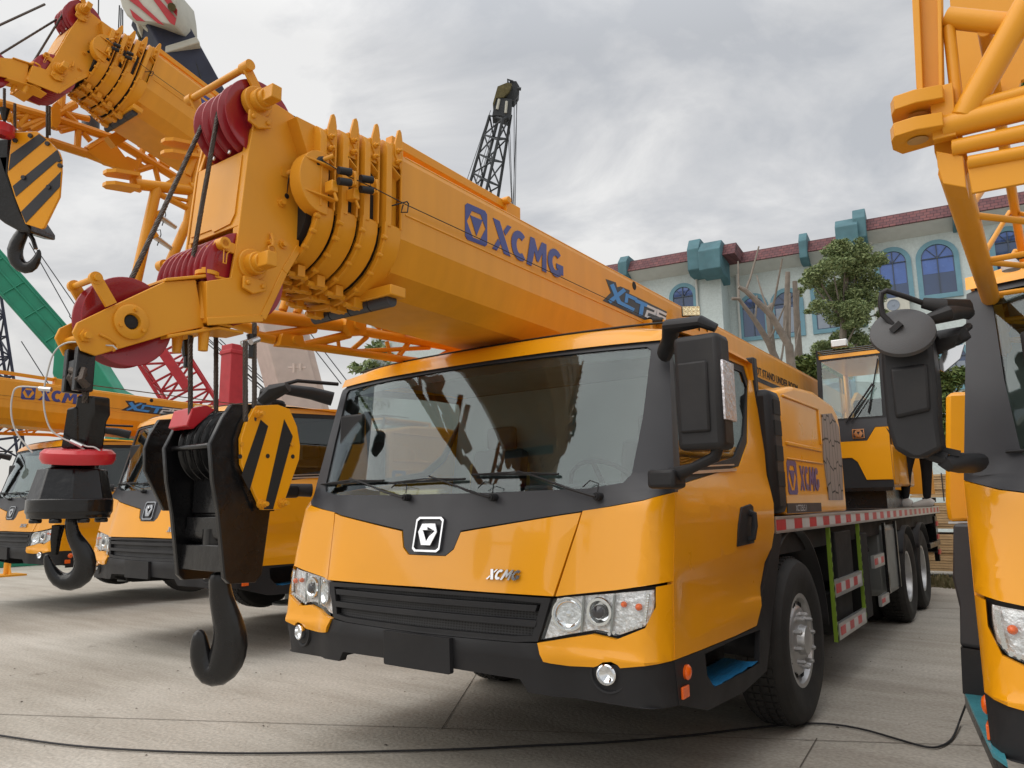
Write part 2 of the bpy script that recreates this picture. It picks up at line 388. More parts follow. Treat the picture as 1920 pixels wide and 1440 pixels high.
def build_crane():
    root = thing('truck_crane', ROOT, None, 'truck crane')
    # ---- cab front
    vb = fz(838, 1043)[1]
    hood = [(0, vb), (fz(838, 1043)[0]-.01, vb)]+FZ((851, 1030), (864, 998), (1089, 961))+FZ((1037, 1118))+[(.4, fz(937, 1111.5)[1]), (0, fz(815, 1102)[1])]
    seamT, seamB = fz(1091, 958), fz(1039, 1119)
    MB().panel(mirror(hood), front, .03, off=.0, step=.08).build('front_hood', YEL, root)
    for s in (1, -1):
        cp = [(seamT[0]+.004, seamT[1]), (1.05, seamT[1]+.02), (1.2, seamT[1]+.045), (HW-.002, 1.50), (HW-.002, 1.097), (1.1, 1.06), (seamB[0]+.006, seamB[1]+.002)]
        MB().panel([(s*u, z) for u, z in cp], front, .03, step=.04).build('corner_panel', YEL, root)
        yb = FZ((1009.6, 1205), (1060, 1197), (1112, 1189), (1157, 1199), (1212, 1177), (1233, 1137), (1233, 1100))+[(HW-.002, 1.085), (HW-.002, .755)]+FZ((1200, 1249), (1165, 1252), (1160, 1246), (1148, 1240), (1132, 1241), (1122, 1248), (1116, 1250), (1070, 1248), (1021, 1240))
        MB().panel([(s*u, z) for u, z in yb], front, .03, off=.012, step=.04).build('bumper_corner', YEL, root)
        lens_pair(root, s)
    # windscreen surround with the V below it
    g = [(0, fz(953, 923)[1]), (.35, fz(953, 923)[1]+.0)]+FZ((1100, 916), (1168, 905), (1184, 888), (1205, 780), (1220, 656), (1213, 650))+[(.45, 2.262), (0, 2.268)]
    out = [(0, vb+.003)]+[(fz(838, 1043)[0]-.014, vb+.003)]+FZ((850, 1028), (863, 995), (1087, 959))+[(1.05, seamT[1]+.024), (1.2, seamT[1]+.049), (HW-.001, 1.504), (1.26, 2.10), (1.245, 2.27), (1.18, 2.29), (.45, 2.30), (0, 2.305)]
    sur = MB().panel(mirror(out), front, .035, holes=[mirror(g)], off=-.004, step=.08).build('windshield_surround', DGRY, root)
    gi = [(u*1.012, z+(.006 if z > 1.9 else -.006)) for u, z in g]
    ws = MB().panel(mirror(gi), front, .005, off=-.012, step=.06).build('windshield', GLS, root)
    sh = [(0, 2.20), (1.16, 2.20), (1.18, 2.262), (0, 2.262)]
    MB().panel(mirror(sh), front, .004, off=-.02, step=.1).build('tint_band', BLKL, ws)
    # emblem
    sq, hx, tri = emblem_parts(); eb = [(-.106, 1.205), (.212, .185)]
    def E_(pts, ins=0): return [(-.106+ins+p[0]*(.212-2*ins)*.94+.004, 1.207+ins+p[1]*(.185-2*ins)) for p in pts]
    em = MB().panel(E_(sq), front, .012, holes=[E_(sq, .011)], off=.014, step=0).build('emblem', CHD, root)
    hexo = [(.29, .11), (.71, .11), (.92, .58), (.79, .89), (.21, .89), (.08, .58)]; trin = [(.29, .64), (.71, .64), (.5, .26)]
    MB().panel(E_(hexo, .018), front, .010, holes=[E_(trin, .018)], off=.020, step=0).build('emblem_badge', CHD, em, bevel=.0025)
    x0, z0 = fz(914, 1087); x1, z1 = fz(977, 1068); k = (x1-x0)/3.55
    lt = MB()
    for i, L in enumerate(brand_letters()): lt.panel([(x0+p[0]*k+p[1]*.02, z0+.004+p[1]*(z1-z0)*.9) for p in L], front, .008, off=.012+i*.0006, step=0)
    lt.build('badge_letters', CHD, root)
    # wipers
    for pv, el, ba, bb in (((766, 933), (664, 897), (605, 908), (722, 901)), ((928, 933), (812, 893), (732, 906), (874, 898)), ((1124, 931), (978, 883), (887, 890), (1049, 889))):
        w = MB(); P = lambda q, o: front(*fz(*q), o)
        w.cyl(P(pv, -.01), P(pv, .035), .02, n=14); w.cyl(P(pv, .035), P(pv, .045), .014, n=12)
        w.tube([P(pv, .04), P(((pv[0]*2+el[0])/3, (pv[1]*2+el[1])/3+1), .052), P(((pv[0]+el[0]*2)/3, (pv[1]+el[1]*2)/3-1), .045), P(el, .035)], [(.014, .008), (.012, .007), (.007, .005), (.005, .004)], n=8)
        mid = ((ba[0]+bb[0])/2, (ba[1]+bb[1])/2)
        w.tube([P(ba, .014), P(((ba[0]*3+bb[0])/4, (ba[1]*3+bb[1])/4-2), .026), P(((ba[0]+bb[0])/2, mid[1]-4), .032), P(((ba[0]+bb[0]*3)/4, (ba[1]+bb[1]*3)/4-2), .026), P(bb, .014)], .0045, n=6)
        w.bar(P(ba, .006), P(mid, .006), .006, .012); w.bar(P(mid, .0062), P(bb, .0062), .006, .012)
        w.tube([P((pv[0]+2, pv[1]-8), .03), P((pv[0]+6, pv[1]-24), .04), P((pv[0]-10, pv[1]-30), .04), P((pv[0]-24, pv[1]-18), .035)], .003, n=6)
        w.build('wiper', BLKP, root)
    # grille
    gr = [(0, seamB[1]-.004), (.45, seamB[1]-.005)]+FZ((1032, 1122), (1008, 1203))+[(.6, .80), (0, .795)]
    gb = MB().panel(mirror(gr), front, .02, off=-.035, step=.08).build('grille', MESHG, root)
    fr_in = [(0, seamB[1]-.022), (.45, seamB[1]-.023)]+FZ((1014, 1131), (997, 1192))+[(.6, .826), (0, .822)]
    MB().panel(mirror(gr), front, .05, holes=[mirror(fr_in)], off=-.002, step=.08).build('grille_frame', BLKP, gb)
    for (a, b) in ((.945, .975), (.875, .905)):
        s_ = MB().panel(mirror([(0, a), (.705, a), (.715, b), (0, b)]), front, .04, off=.002, step=.08); s_.build('grille_slat', BLKP, gb, bevel=.008)
    # bumper
    bm_ = [(0, .64), (.234, .64)]+[(.62, .632), (.645, .60), (.66, .575), (HW-.004, .556), (HW-.004, .752)]+FZ((1200, 1250), (1020, 1241), (1009, 1206))+[(.6, .797), (0, .792)]
    MB().panel(mirror(bm_), front, .05, off=.0, step=.08).build('bumper', BLKP, root, bevel=.0)
    MB().panel(mirror([(0, .617), (.226, .617), (.234, .625), (.234, .792), (0, .792)]), front, .03, off=.035, step=0).build('plate_holder', BLKP, root, bevel=.006)
    # lower hem under the bumper, returning inwards
    hem = MB()
    for s in (1, -1): hem.box((CX+s*.70, 3.3, .565), (CX+s*1.26, 3.6, .58))
    hem.build('bumper_underside', BLKD, root)
    # roof
    N = 28; rows = []
    def rf(u, y, z):
        a = abs(u)/1.245; return V((CX+u, y+Fo(u, 2.34)*1.0 if y < 4 else y, z-.05*a**7))
    prof = [(None, 2.285), (None, 2.345), (3.43, 2.385), (3.50, 2.405), (3.75, 2.42), (4.3, 2.42), (4.84, 2.41), (4.86, 2.30)]
    vs = []; fs = []
    for (y, z) in prof:
        for i in range(N+1):
            u = -1.245+2.49*i/N
            if y is None: p = front(u, z, .012); 
            else: p = rf(u, y, z)
            vs.append(p)
    for j in range(len(prof)-1):
        for i in range(N): fs.append((j*(N+1)+i, j*(N+1)+i+1, (j+1)*(N+1)+i+1, (j+1)*(N+1)+i))
    MB().add(vs, fs).build('roof', YEL, root, ang=50)
    rt = MB(); q = [front(-1.2+2.4*i/20, 2.40, -.06)+V((0, 0, .012)) for i in range(21)]; rt.tube(q, .007, n=6); rt.build('roof_seal', BLKL, root)
    # ---- cab sides (left side is the surveyed one, mirrored for the other)
    door = SZ((1253.5, 926), (1262.5, 1092), (1264.5, 1205), (1267.5, 1233), (1313, 1219), (1379, 1192), (1419, 1173), (1432, 1119), (1452, 995), (1445, 880), (1437, 792), (1430, 745), (1428, 700), (1408, 672), (1380, 655))+[(3.62, 2.335), (3.60, 2.29)]+SZ((1374, 673), (1404, 686), (1412, 713), (1411, 830), (1396, 874), (1291, 906))
    door[0] = (yc(1.5)+.004, 1.50); door[1] = (yc(1.1)+.004, 1.10); door[2] = (yc(.8)+.004, .80); door[3] = (yc(.755)+.004, .755)
    win = [(yc(1.53)+.10, 1.53)]+SZ((1291, 905), (1397, 873), (1412, 832), (1413, 713), (1404, 685), (1374, 672))+[(3.60, 2.292), (3.55, 2.28), (yc(2.2)+.10, 2.2)]
    for s in (1, -1):
        sd = side if s > 0 else (lambda y, z, off=0.: V((2*CX-side(y, z, off).x, y, z)))
        d = MB().panel(door, sd, .03, step=.09).build('door', YEL, root)
        MB().panel(win, sd, .02, holes=[[(p[0]+(.05 if p[0] < 3.8 else -.05), p[1]+(.05 if p[1] < 1.9 else -.05)) for p in win]], off=-.006, step=.12).build('window_frame', BLKP, d)
        MB().panel([(p[0]+(.045 if p[0] < 3.8 else -.045), p[1]+(.045 if p[1] < 1.9 else -.045)) for p in win], sd, .005, off=-.014, step=0).build('side_window', GLT, d)
        tr = MB(); tr.bar(sd(3.55, 1.60, .004), sd(4.30, 1.64, .004), .012, .016); tr.flush('window_trim', ALU, d); tr.bar(sd(3.55, 1.63, .003), sd(4.28, 1.668, .003), .008, .008); tr.build('window_trim', ALU, d)
        ap = [(yc(1.5)+.0, 1.505), (yc(1.52)+.11, 1.52), (yc(2.2)+.11, 2.2), (3.60, 2.292), (3.56, 2.335), (yc(2.33), 2.335), (yc(2.2), 2.2), (yc(1.9), 1.9)]
        MB().panel(ap, sd, .04, off=.0, step=0).build('front_pillar', DGRY, root)
        hd = SZ((1388, 951), (1405, 945), (1410, 950), (1412, 1018), (1381, 1025), (1383, 985))
        hb = MB().panel(hd, sd, .012, off=.010, step=0).build('door_handle', BLKP, d, bevel=.004)
        hq = MB(); a = sd(*sz(1403, 965), .035); b = sd(*sz(1401, 1008), .035); hq.tube([a+V((-.03*s, 0, .01)), a, (a+b)/2+V((.006*s, 0, 0)), b, b+V((-.03*s, 0, -.01))], [(.012, .02)]*5, n=8); hq.build('handle_grip', BLKP, d)
        # sill, arch strip and step recess
        sill = SZ((1267.5, 1235), (1313, 1220.5), (1379, 1194), (1420, 1174.5), (1433, 1120), (1452, 1000), (1466, 1001), (1447, 1166), (1438, 1258), (1396, 1297), (1342, 1325), (1328, 1332), (1268, 1323))
        sill[0] = (yc(.75)+.004, .752); sill[-1] = (yc(.56)+.004, .556)
        cut = SZ((1322, 1226), (1326, 1266), (1340, 1290), (1424, 1245), (1425, 1181), (1380, 1198))
        lo = MB().panel(sill, sd, .03, holes=[cut], off=.0, step=0).build('sill_panel', BLKP, root)
        rc = MB(); y0, y1 = cut[1][0], cut[3][0]; zt = cut[2][1]-.004; X = lambda v: CX+s*(HW-v)
        st = MB(); st.box((X(.002), y0, zt-.03), (X(.24), y1, zt)); st.build('step', BLKM, root)
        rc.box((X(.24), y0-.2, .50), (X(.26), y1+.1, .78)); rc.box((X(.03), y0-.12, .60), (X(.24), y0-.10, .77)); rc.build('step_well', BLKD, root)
        if s > 0:
            bf = MB(); g_ = 14; v_ = []; f_ = []
            for i in range(g_+1):
                for j in range(7):
                    yy = y0+.02+(y1-y0-.03)*i/g_; xx = .005+.2*j/6; v_.append((X(xx), yy, zt+.004+.003*sin(i*1.9+j*1.3)+.004*(i/g_)**3+.003*random.random()))
            for i in range(g_):
                for j in range(6): f_.append((i*7+j, i*7+j+1, i*7+8+j, i*7+7+j))
            bf.add(v_, f_); bf.build('step_film', BLUF, root, ang=80)
        p = sd(*sz(1286, 1260), .0); lm = MB().lathe(p, (s, 0, 0), [(0, .033), (.012, .034), (.020, .026), (.024, .012), (.025, 0)], 24).build('marker_lamp', ORG, root)
        a = sz(1277, 1312); b = sz(1300, 1287); MB().panel([(a[0], a[1]), (a[0]+.075, a[1]), (a[0]+.075, a[1]+.052), (a[0], a[1]+.052)], sd, .012, off=.012, step=0).build('side_reflector', ORG, root, bevel=.003)
        # big mirror
        M = MB(); mx = lambda v: CX+s*(v-CX); x0, x1 = mx(-1.30), mx(-1.085)
        bx = MB(); bx.box((x0, 3.04, 1.675), (x1, 3.19, 2.185)); mo = bx.build('mirror', BLKP, root, bevel=.028)
        MB().box((mx(-1.275), 3.025, 1.75), (mx(-1.14), 3.045, 2.06)).build('mirror_cover', BLKP, mo, bevel=.012)
        fl = MB(); fl.box((mx(-1.095), 3.06, 1.80), (mx(-1.078), 3.20, 2.06)); fl.build('mirror_edge_film', FILM, mo, bevel=.003)
        MB().box((mx(-1.28), 3.186, 1.70), (mx(-1.10), 3.196, 2.16)).build('mirror_glass', CHR, mo)
        ar = MB(); ar.tube([(mx(-1.50), 3.42, 2.20), (mx(-1.42), 3.30, 2.235), (mx(-1.33), 3.12, 2.255), (mx(-1.18), 3.10, 2.25), (mx(-1.12), 3.12, 2.215)], [(.04, .05), (.038, .045), (.05, .035), (.05, .028), (.03, .02)], n=12); ar.build('upper_mirror_arm', BLKP, mo); ar = MB()
        ar.tube([(mx(-1.45), 3.30, 1.565), (mx(-1.37), 3.14, 1.57), (mx(-1.26), 3.10, 1.60), (mx(-1.16), 3.12, 1.645), (mx(-1.14), 3.12, 1.69)], [(.05, .045), (.045, .04), (.028, .02), (.035, .02), (.03, .02)], n=12)
        ar.build('lower_mirror_arm', BLKP, mo); MB().box((mx(-1.46), 3.06, 1.515), (mx(-1.325), 3.20, 1.60)).build('mirror_mount', BLKP, mo, bevel=.018)
    # forward mirror under the left roof corner and lower mirror seen past the pillar
    fm = MB(); fm.tube([(CX-1.20, 3.42, 2.30), (CX-1.30, 3.15, 2.30), (CX-1.28, 2.98, 2.24)], .013, n=8); fm.tube([(CX-1.36, 2.92, 2.14), (CX-1.28, 2.95, 2.20), (CX-1.20, 3.0, 2.23)], [(.05, .03), (.07, .05), (.05, .03)], n=12); fm.build('front_view_mirror', BLKP, root)
    # cab back and inside
    b = MB(); b.box((CX-1.29, 4.80, .95), (CX+1.29, 4.86, 1.5)); b.prism([(CX-1.28, 4.80, 1.5), (CX+1.28, 4.80, 1.5), (CX+1.17, 4.80, 2.36), (CX-1.17, 4.80, 2.36)], (0, .06, 0)); b.build('cab_back', BLKP, root)
    b = MB(); b.box((CX-1.28, 3.3, .80), (CX+1.28, 4.79, .86)); b.prism([(CX-1.25, 4.70, .86), (CX+1.25, 4.70, .86), (CX+1.25, 4.70, 1.5), (CX+1.14, 4.70, 2.33), (CX-1.14, 4.70, 2.33), (CX-1.25, 4.70, 1.5)], (0, .09, 0)); b.box((CX-1.12, 3.5, 2.335), (CX+1.12, 4.7, 2.345)); b.build('cab_lining', INTR, root)
    b = MB(); b.prism([(CX-1.18, 3.27, 1.44), (CX-1.18, 3.33, 1.48), (CX-1.18, 3.60, 1.47), (CX-1.18, 3.68, 1.40), (CX-1.18, 3.65, .9), (CX-1.18, 3.33, .9)], (2.36, 0, 0)); b.box((CX+.35, 3.45, 1.49), (CX+1.0, 3.62, 1.56)); b.build('dashboard', SEAT, root, bevel=.015)
    sw = MB(); c = V((CX+.65, 3.86, 1.53)); ax = V((0, .75, .65)).normalized(); a = V((1, 0, 0)); bb = ax.cross(a)
    sw.tube([c+a*.22*cos(t)+bb*.22*sin(t) for t in [2*pi*i/28 for i in range(29)]], .014, n=8)
    for t in (.3, 2.84, 4.71): sw.bar(c, c+a*.21*cos(t)+bb*.21*sin(t), .03, .012)
    sw.cyl(c, c-ax*.3, .03); sw.build('steering_wheel', BLKP, root)
    for x in (.65, -.65):
        s_ = MB(); s_.box((CX+x-.24, 3.95, 1.08), (CX+x+.24, 4.45, 1.22)); s_.prism([(CX+x-.23, 4.40, 1.2), (CX+x-.23, 4.52, 1.2), (CX+x-.23, 4.64, 1.86), (CX+x-.23, 4.54, 1.88)], (.46, 0, 0)); s_.box((CX+x-.13, 4.56, 1.87), (CX+x+.13, 4.64, 2.05)); s_.build('seat', SEAT, root, bevel=.03)
    b = MB(); b.box((CX-1.0, 4.62, 1.45), (CX-.45, 4.695, 1.78)); b.box((CX-1.05, 3.68, 1.3), (CX-.5, 3.78, 1.56)); b.build('cream_boxes', CREAM, root, bevel=.02)  # two plain cream boxes inside the cab
    b = MB(); b.box((CX-1.08, 3.34, 1.86), (CX-.86, 3.37, 2.06)); b.build('sun_visor_mirror', BLKP, root, bevel=.02)
    # ---- chassis and deck
    b = MB(); b.box((CX-.48, 3.3, .62), (CX+.48, 13.4, 1.22)); b.box((CX-1.25, 4.9, 1.10), (CX+1.25, 13.5, 1.24)); b.box((CX-1.1, 6.6, .55), (CX-.5, 9.4, 1.2)); b.box((CX+.5, 6.9, .45), (CX+1.1, 9.3, 1.2))
    b.box((CX-1.20, 3.4, .80), (CX+1.20, 4.86, 1.1)); b.cyl((CX-1.1, 5.31, .53), (CX+1.1, 5.31, .53), .09); b.cyl((CX-1.1, 10.35, .53), (CX+1.1, 10.35, .53), .11); b.cyl((CX-1.1, 11.65, .53), (CX+1.1, 11.65, .53), .11)
    b.box((CX-.62, 4.9, .48), (CX+.62, 5.7, .62)); b.build('chassis', BLKD, root)
    b = MB(); b.box((CX-HW+.03, 4.88, 1.262), (CX+HW-.03, 13.6, 1.34)); dk = b.build('deck', DECKM, root)
    for s in (1, -1):
        e = MB(); X0, X1 = CX+s*(HW-.03), CX+s*(HW+.002); e.box((X0, 4.88, 1.248), (X1, 13.62, 1.356)); e.box((X1, 4.88, 1.25), (X1+s*.008, 13.62, 1.262)); e.box((X1, 4.88, 1.342), (X1+s*.008, 13.62, 1.354)); e.build('deck_edge', ALU, dk)
        MB().tape(X1, s*.003, 4.90, 13.5, 1.268, 1.336, .2).build('reflective_tape', [REDT, WHTT], dk)
        # wheels
        cx = CX+s*(HW-.035)
        wheel(root, CX+s*(HW+.015), 5.31, s); wheel(root, cx, 10.35, s, True); wheel(root, cx, 11.65, s, True)
        # arches
        ar = MB()
        for cy, R in ((5.36, .74),):
            pts = [(cy+R*cos(t), .53+R*sin(t)) for t in [radians(d) for d in range(0, 181, 6)]]
            o = len(ar.v); ar.v += [V((CX+s*(HW-d), p[0], p[1])) for p in pts for d in (.01, .42)]; k_ = [(o+2*i, o+2*i+1, o+2*i+3, o+2*i+2) for i in range(len(pts)-1)]; ar.f += k_; ar.m += [0]*len(k_)
        m_ = ar.build('wheel_arch', BLKP, root); sm = m_.modifiers.new('s', 'SOLIDIFY'); sm.thickness = .012
        ar = MB()
        for cy in (10.35, 11.65):
            pts = [(cy+.62*cos(t), .53+.62*sin(t)) for t in [radians(d) for d in range(30, 151, 6)]]
            o = len(ar.v); ar.v += [V((CX+s*(HW-d), p[0], p[1])) for p in pts for d in (.01, .5)]; k_ = [(o+2*i, o+2*i+1, o+2*i+3, o+2*i+2) for i in range(len(pts)-1)]; ar.f += k_; ar.m += [0]*len(k_)
            m_ = ar.build('rear_fender', BLKP, root); sm = m_.modifiers.new('s', 'SOLIDIFY'); sm.thickness = .012; ar = MB()
        # side guard with outrigger bay
        gx = CX+s*HW; gd = MB()
        for (y0, y1, z0, z1) in ((6.33, 7.38, .70, .83), (6.36, 7.42, .375, .50), (8.0, 8.55, .80, .92), (8.2, 8.62, .42, .52)): gd.box((gx-s*.03, y0, z0), (gx, y1, z1)); gu = gd.build('side_guard', ALU, root); gd = MB()
        for (y0, y1, z0, z1) in ((6.38, 7.32, .73, .80), (6.42, 7.37, .405, .47), (8.03, 8.5, .83, .89), (8.23, 8.55, .45, .49)): MB().tape(gx, s*.003, y0, y1, z0, z1, .155).build('guard_tape', [REDT, WHTT], gu)
        t = MB(); gg = MB()
        for (y, z0, z1) in ((6.31, .37, 1.245), (7.43, .38, 1.245)):
            gg.box((gx-s*.03, y-.013, z0), (gx, y+.013, z1)); 
            gg.flush('guard_post', GRND, gu); k = z0
            while k < z1-.06: t.prism([(gx+s*.001, y-.013, k), (gx+s*.001, y+.013, k+.02), (gx+s*.001, y+.013, k+.055), (gx+s*.001, y-.013, k+.035)], (s*.001, 0, 0)); k += .075
        t.build('post_stripe', BLKL, gu)
        o_ = MB(); o_.box((gx-s*.35, 6.55, .80), (gx-s*.02, 7.15, 1.2)); o_.box((gx-s*.4, 6.45, .42), (gx-s*.06, 7.2, .72)); o_.box((gx-s*.25, 7.55, .38), (gx-s*.02, 7.85, 1.15)); o_.flush('outrigger', BLKD, root, bevel=.01); o_.cyl((gx-s*.2, 8.1, 1.2), (gx-s*.2, 8.5, .95), .03); o_.flush('hydraulic_cylinder', BLKD, root); o_.cyl((gx-s*.14, 8.0, 1.2), (gx-s*.14, 8.4, .95), .03)
        o_.cyl((gx-s*.22, 6.8, .35), (gx-s*.22, 6.8, .8), .09); o_.build('hydraulic_cylinder', BLKD, root)
        tk = MB(); tk.box((gx-s*.5, 8.75, .45), (gx-s*.02, 9.55, 1.2)); tk.build('fuel_tank', GRYT, root, bevel=.07)
        st = MB(); st.box((gx-s*.03, 8.70, .5), (gx+s*.0, 8.76, 1.22)); st.flush('tank_strap', BLKM, root); st.box((gx-s*.03, 9.4, .5), (gx, 9.46, 1.22)); st.build('tank_strap', BLKM, root)
    # tail frame
    b = MB(); b.box((CX-1.28, 13.3, .65), (CX+1.28, 13.55, 1.2)); b.box((CX+1.22, 12.4, .75), (CX+1.29, 13.62, .83)); b.box((CX+1.2, 13.5, .5), (CX+1.27, 13.6, 1.38)); b.box((CX-1.27, 13.5, .5), (CX-1.2, 13.6, 1.38)); b.build('tail_frame', BLKM, root, bevel=.01)
    t = MB(); 
    for z in (.62, .85, 1.05): t.box((CX+1.272, 13.35, z), (CX+1.29, 13.58, z+.07))
    t.build('tail_reflector', REDT, root)
    fj = MB(); fj.cyl((CX-.25, 5.05, .18), (CX-.25, 5.05, .7), .05, n=18); fj.lathe((CX-.25, 5.05, .12), (0, 0, 1), [(0, .0), (0, .2), (.02, .2), (.05, .08), (.06, 0)], 24); fj.build('front_jack', GRYT, root)
    # ---- engine cover, air intake
    hx_ = SX-.015
    cv = [(5.20, 1.362), (7.07, 1.362), (7.07, 2.10), (7.0, 2.22), (6.86, 2.28), (6.2, 2.33), (5.62, 2.30), (5.22, 2.22)]
    e = MB(); e.prism([(CX+.42, y, z) for y, z in cv], (hx_-CX-.42, 0, 0)); ec = e.build('engine_cover', YEL, root, bevel=.03)
    rb = MB()
    for (z0, z1) in ((1.84, 1.87), (1.74, 1.755), (2.18, 2.20)): rb.box((hx_-.01, 5.30, z0), (hx_+.012, 6.30, z1))
    rb.box((hx_-.01, 6.27, 1.9), (hx_+.012, 6.32, 2.2)); rb.build('cover_rib', YEL, ec, bevel=.008)
    gp = [(6.42, 1.46), (6.92, 1.46), (7.0, 1.8), (6.97, 2.10), (6.75, 2.2), (6.40, 2.16), (6.34, 1.8)]
    MB().prism([(hx_-.004, y, z) for y, z in gp], (.012, 0, 0)).build('vent_mesh', CORKV, ec)
    MB().box((hx_, 5.22, 1.372), (hx_+.004, 6.15, 1.44)).build('model_plate', DGRY, ec)
    tx = text_mesh('XCT25L5.1', .062); b = MB(); add_text(b, tx, V((hx_+.005, 5.42, 1.385)), V((0, 1, 0)), V((0, 0, 1)), .001); b.build('model_lettering', WHT, ec)
    lb = MB(); sq, hx2, tri = emblem_parts()
    def ep(pts, y0=5.28, z0=1.50, s=.24): return [(y0+p[0]*s, z0+p[1]*s*1.0) for p in pts]
    pl = lambda y, z, off=0: V((hx_+off, y, z))
    lb.panel(ep(sq), pl, .002, holes=[ep(hx2)], off=.003, step=0); lb.panel(ep(tri), pl, .002, off=.0035, step=0)
    for i, L in enumerate(brand_letters()): lb.panel([(5.60+p[0]*.155, 1.53+p[1]*.18) for p in L], pl, .002, off=.003+.0004*i, step=0)
    lb.build('cover_logo', BLUE, ec)
    d = MB(); d.box((CX+.6, 4.93, 1.372), (SX+.012, 5.17, 2.20)); dk_ = d.build('air_intake', BLKP, root, bevel=.05)
    d = MB()
    for z in (1.55, 1.72, 1.89, 2.03): d.box((SX-.0, 4.97, z), (SX+.016, 5.12, z+.10))
    d.build('intake_slot', BLKD, dk_)
    d = MB(); d.box((SX-.14, 4.92, 1.95), (SX-.08, 4.99, 2.42)); d.build('snorkel', BLKP, root, bevel=.01)
    # ---- slewing deck and operator cab
    b = MB(); b.cyl((CX, 10.3, 1.34), (CX, 10.3, 1.56), .62, n=36); b.box((CX-.55, 9.2, 1.56), (CX+.45, 14.2, 1.75)); b.prism([(CX-.46, 9.6, 1.7), (CX-.46, 13.6, 1.7), (CX-.46, 13.6, 3.1), (CX-.46, 12.6, 3.15)], (.05, 0, 0)); b.prism([(CX+.42, 9.6, 1.7), (CX+.42, 13.6, 1.7), (CX+.42, 13.6, 3.1), (CX+.42, 12.6, 3.15)], (.05, 0, 0)); b.box((CX-1.2, 13.6, 1.55), (CX+1.2, 14.4, 2.5))
    b.build('slewing_frame', YELS, root)
    x0, x1, yf = CX+.60, SX+.03, 9.35
    def oc(u, z, off=0): return V((x0+u, yf+.0-off+(.10*max(0, (z-2.3))/.8), z))
    w_ = x1-x0
    ob = MB(); ob.box((x0, yf+.12, 1.62), (x1, 11.0, 2.1)); ob.box((x0, 10.9, 2.1), (x0+.06, 11.0, 3.2)); ob.box((x1-.06, 10.9, 2.1), (x1, 11.0, 3.2)); ob.box((x0+.01, yf+.2, 3.16), (x1-.01, 11.0, 3.23)); oc_ = ob.build('operator_cab', YEL, root, bevel=.03)
    D_ = -.05
    MB().panel([(0, 1.95), (.38+D_, 1.95), (.44+D_, 1.90), (.52+D_, 1.69), (w_, 1.69), (w_, 2.29), (.66+D_, 2.29), (.56+D_, 2.14), (0, 2.14)], oc, .04, step=0).build('cab_nose', YEL, oc_)
    MB().panel([(0, 1.60), (w_, 1.60), (w_, 1.685), (.515+D_, 1.685), (.435+D_, 1.895), (.375+D_, 1.945), (0, 1.945)], oc, .04, step=0, off=-.01).build('cab_plinth', BLKP, oc_)
    MB().panel([(0, 2.145), (.555+D_, 2.145), (.655+D_, 2.295), (w_, 2.295), (w_, 2.40), (0, 2.40)], oc, .04, step=0, off=-.004).build('cab_cowl', DGRY, oc_)
    MB().panel([(0, 2.40), (w_, 2.40), (w_, 3.22), (0, 3.22)], oc, .04, holes=[[(.05, 2.42), (w_-.05, 2.42), (w_-.05, 3.15), (.05, 3.15)]], step=0).build('cab_frame', BLKP, oc_)
    MB().panel([(.045, 2.415), (w_-.045, 2.415), (w_-.045, 3.155), (.045, 3.155)], oc, .005, off=-.01, step=0).build('cab_windshield', GLS, oc_)
    tp = MB(); tp.panel([(.03, 3.17), (w_-.03, 3.17), (w_-.03, 3.215), (.03, 3.215)], oc, .03, off=.006, step=0); tp.build('cab_brow', YEL, oc_)
    gl = MB(); gl.add([(x0+.05, 10.95, 2.1), (x1-.05, 10.95, 2.1), (x1-.05, 10.95, 3.0), (x0+.05, 10.95, 3.1)], [(0, 1, 2, 3)])
    for s in (0, 1): gl.add([(x0+(w_ if s else 0), yf+.16, 2.15), (x0+(w_ if s else 0), 10.85, 2.15), (x0+(w_ if s else 0), 10.85, 3.12), (x0+(w_ if s else 0), yf+.22, 3.12)], [(0, 1, 2, 3)])
    gl.build('cab_side_glass', GLT, oc_)
    rk = MB()
    for k in range(4): rk.tube([(x0+.02, yf+.1+.12*k, 3.27), (x1-.02, yf+.1+.12*k, 3.27)], .010, n=6)
    for x in (x0+.02, x1-.02): rk.tube([(x, yf+.06, 3.19), (x, yf+.06, 3.27), (x, yf+.9, 3.27)], .012, n=6)
    rk.build('roof_guard', BLKM, oc_)
    lp = MB(); lp.box((x0+.20, yf+.02, 3.29), (x0+.38, yf+.10, 3.38)); lp.build('cab_lamp', ALU, oc_, bevel=.01)
    wi = MB(); wi.tube([oc(.30, 2.36, .03), oc(.62, 2.80, .05)], .012, n=6); wi.tube([oc(.36, 2.36, .03), oc(.64, 2.78, .05)], .007, n=6); wi.bar(oc(.55, 2.46, .02), oc(.69, 3.1, .02), .012); wi.build('cab_wiper', BLKP, oc_)
    em = MB(); mv = lambda L: [(a+.18, b+.14) for a, b in L]; em.panel(mv([(.18, 2.03), (.31, 2.03), (.31, 2.14), (.18, 2.14)]), oc, .01, holes=[mv([(.19, 2.04), (.30, 2.04), (.30, 2.13), (.19, 2.13)])], off=.012, step=0); em.panel(mv([(.22, 2.045), (.27, 2.045), (.295, 2.085), (.27, 2.125), (.22, 2.125), (.195, 2.085)]), oc, .01, holes=[mv([(.225, 2.11), (.265, 2.11), (.245, 2.07)])], off=.014, step=0); em.build('cab_emblem', CHR, oc_)
    st = MB(); st.box((x0+.2, 9.95, 1.95), (x0+.6, 10.4, 2.1)); st.box((x0+.2, 10.35, 2.1), (x0+.6, 10.5, 2.75)); st.build('operator_seat', SEAT, oc_, bevel=.04)
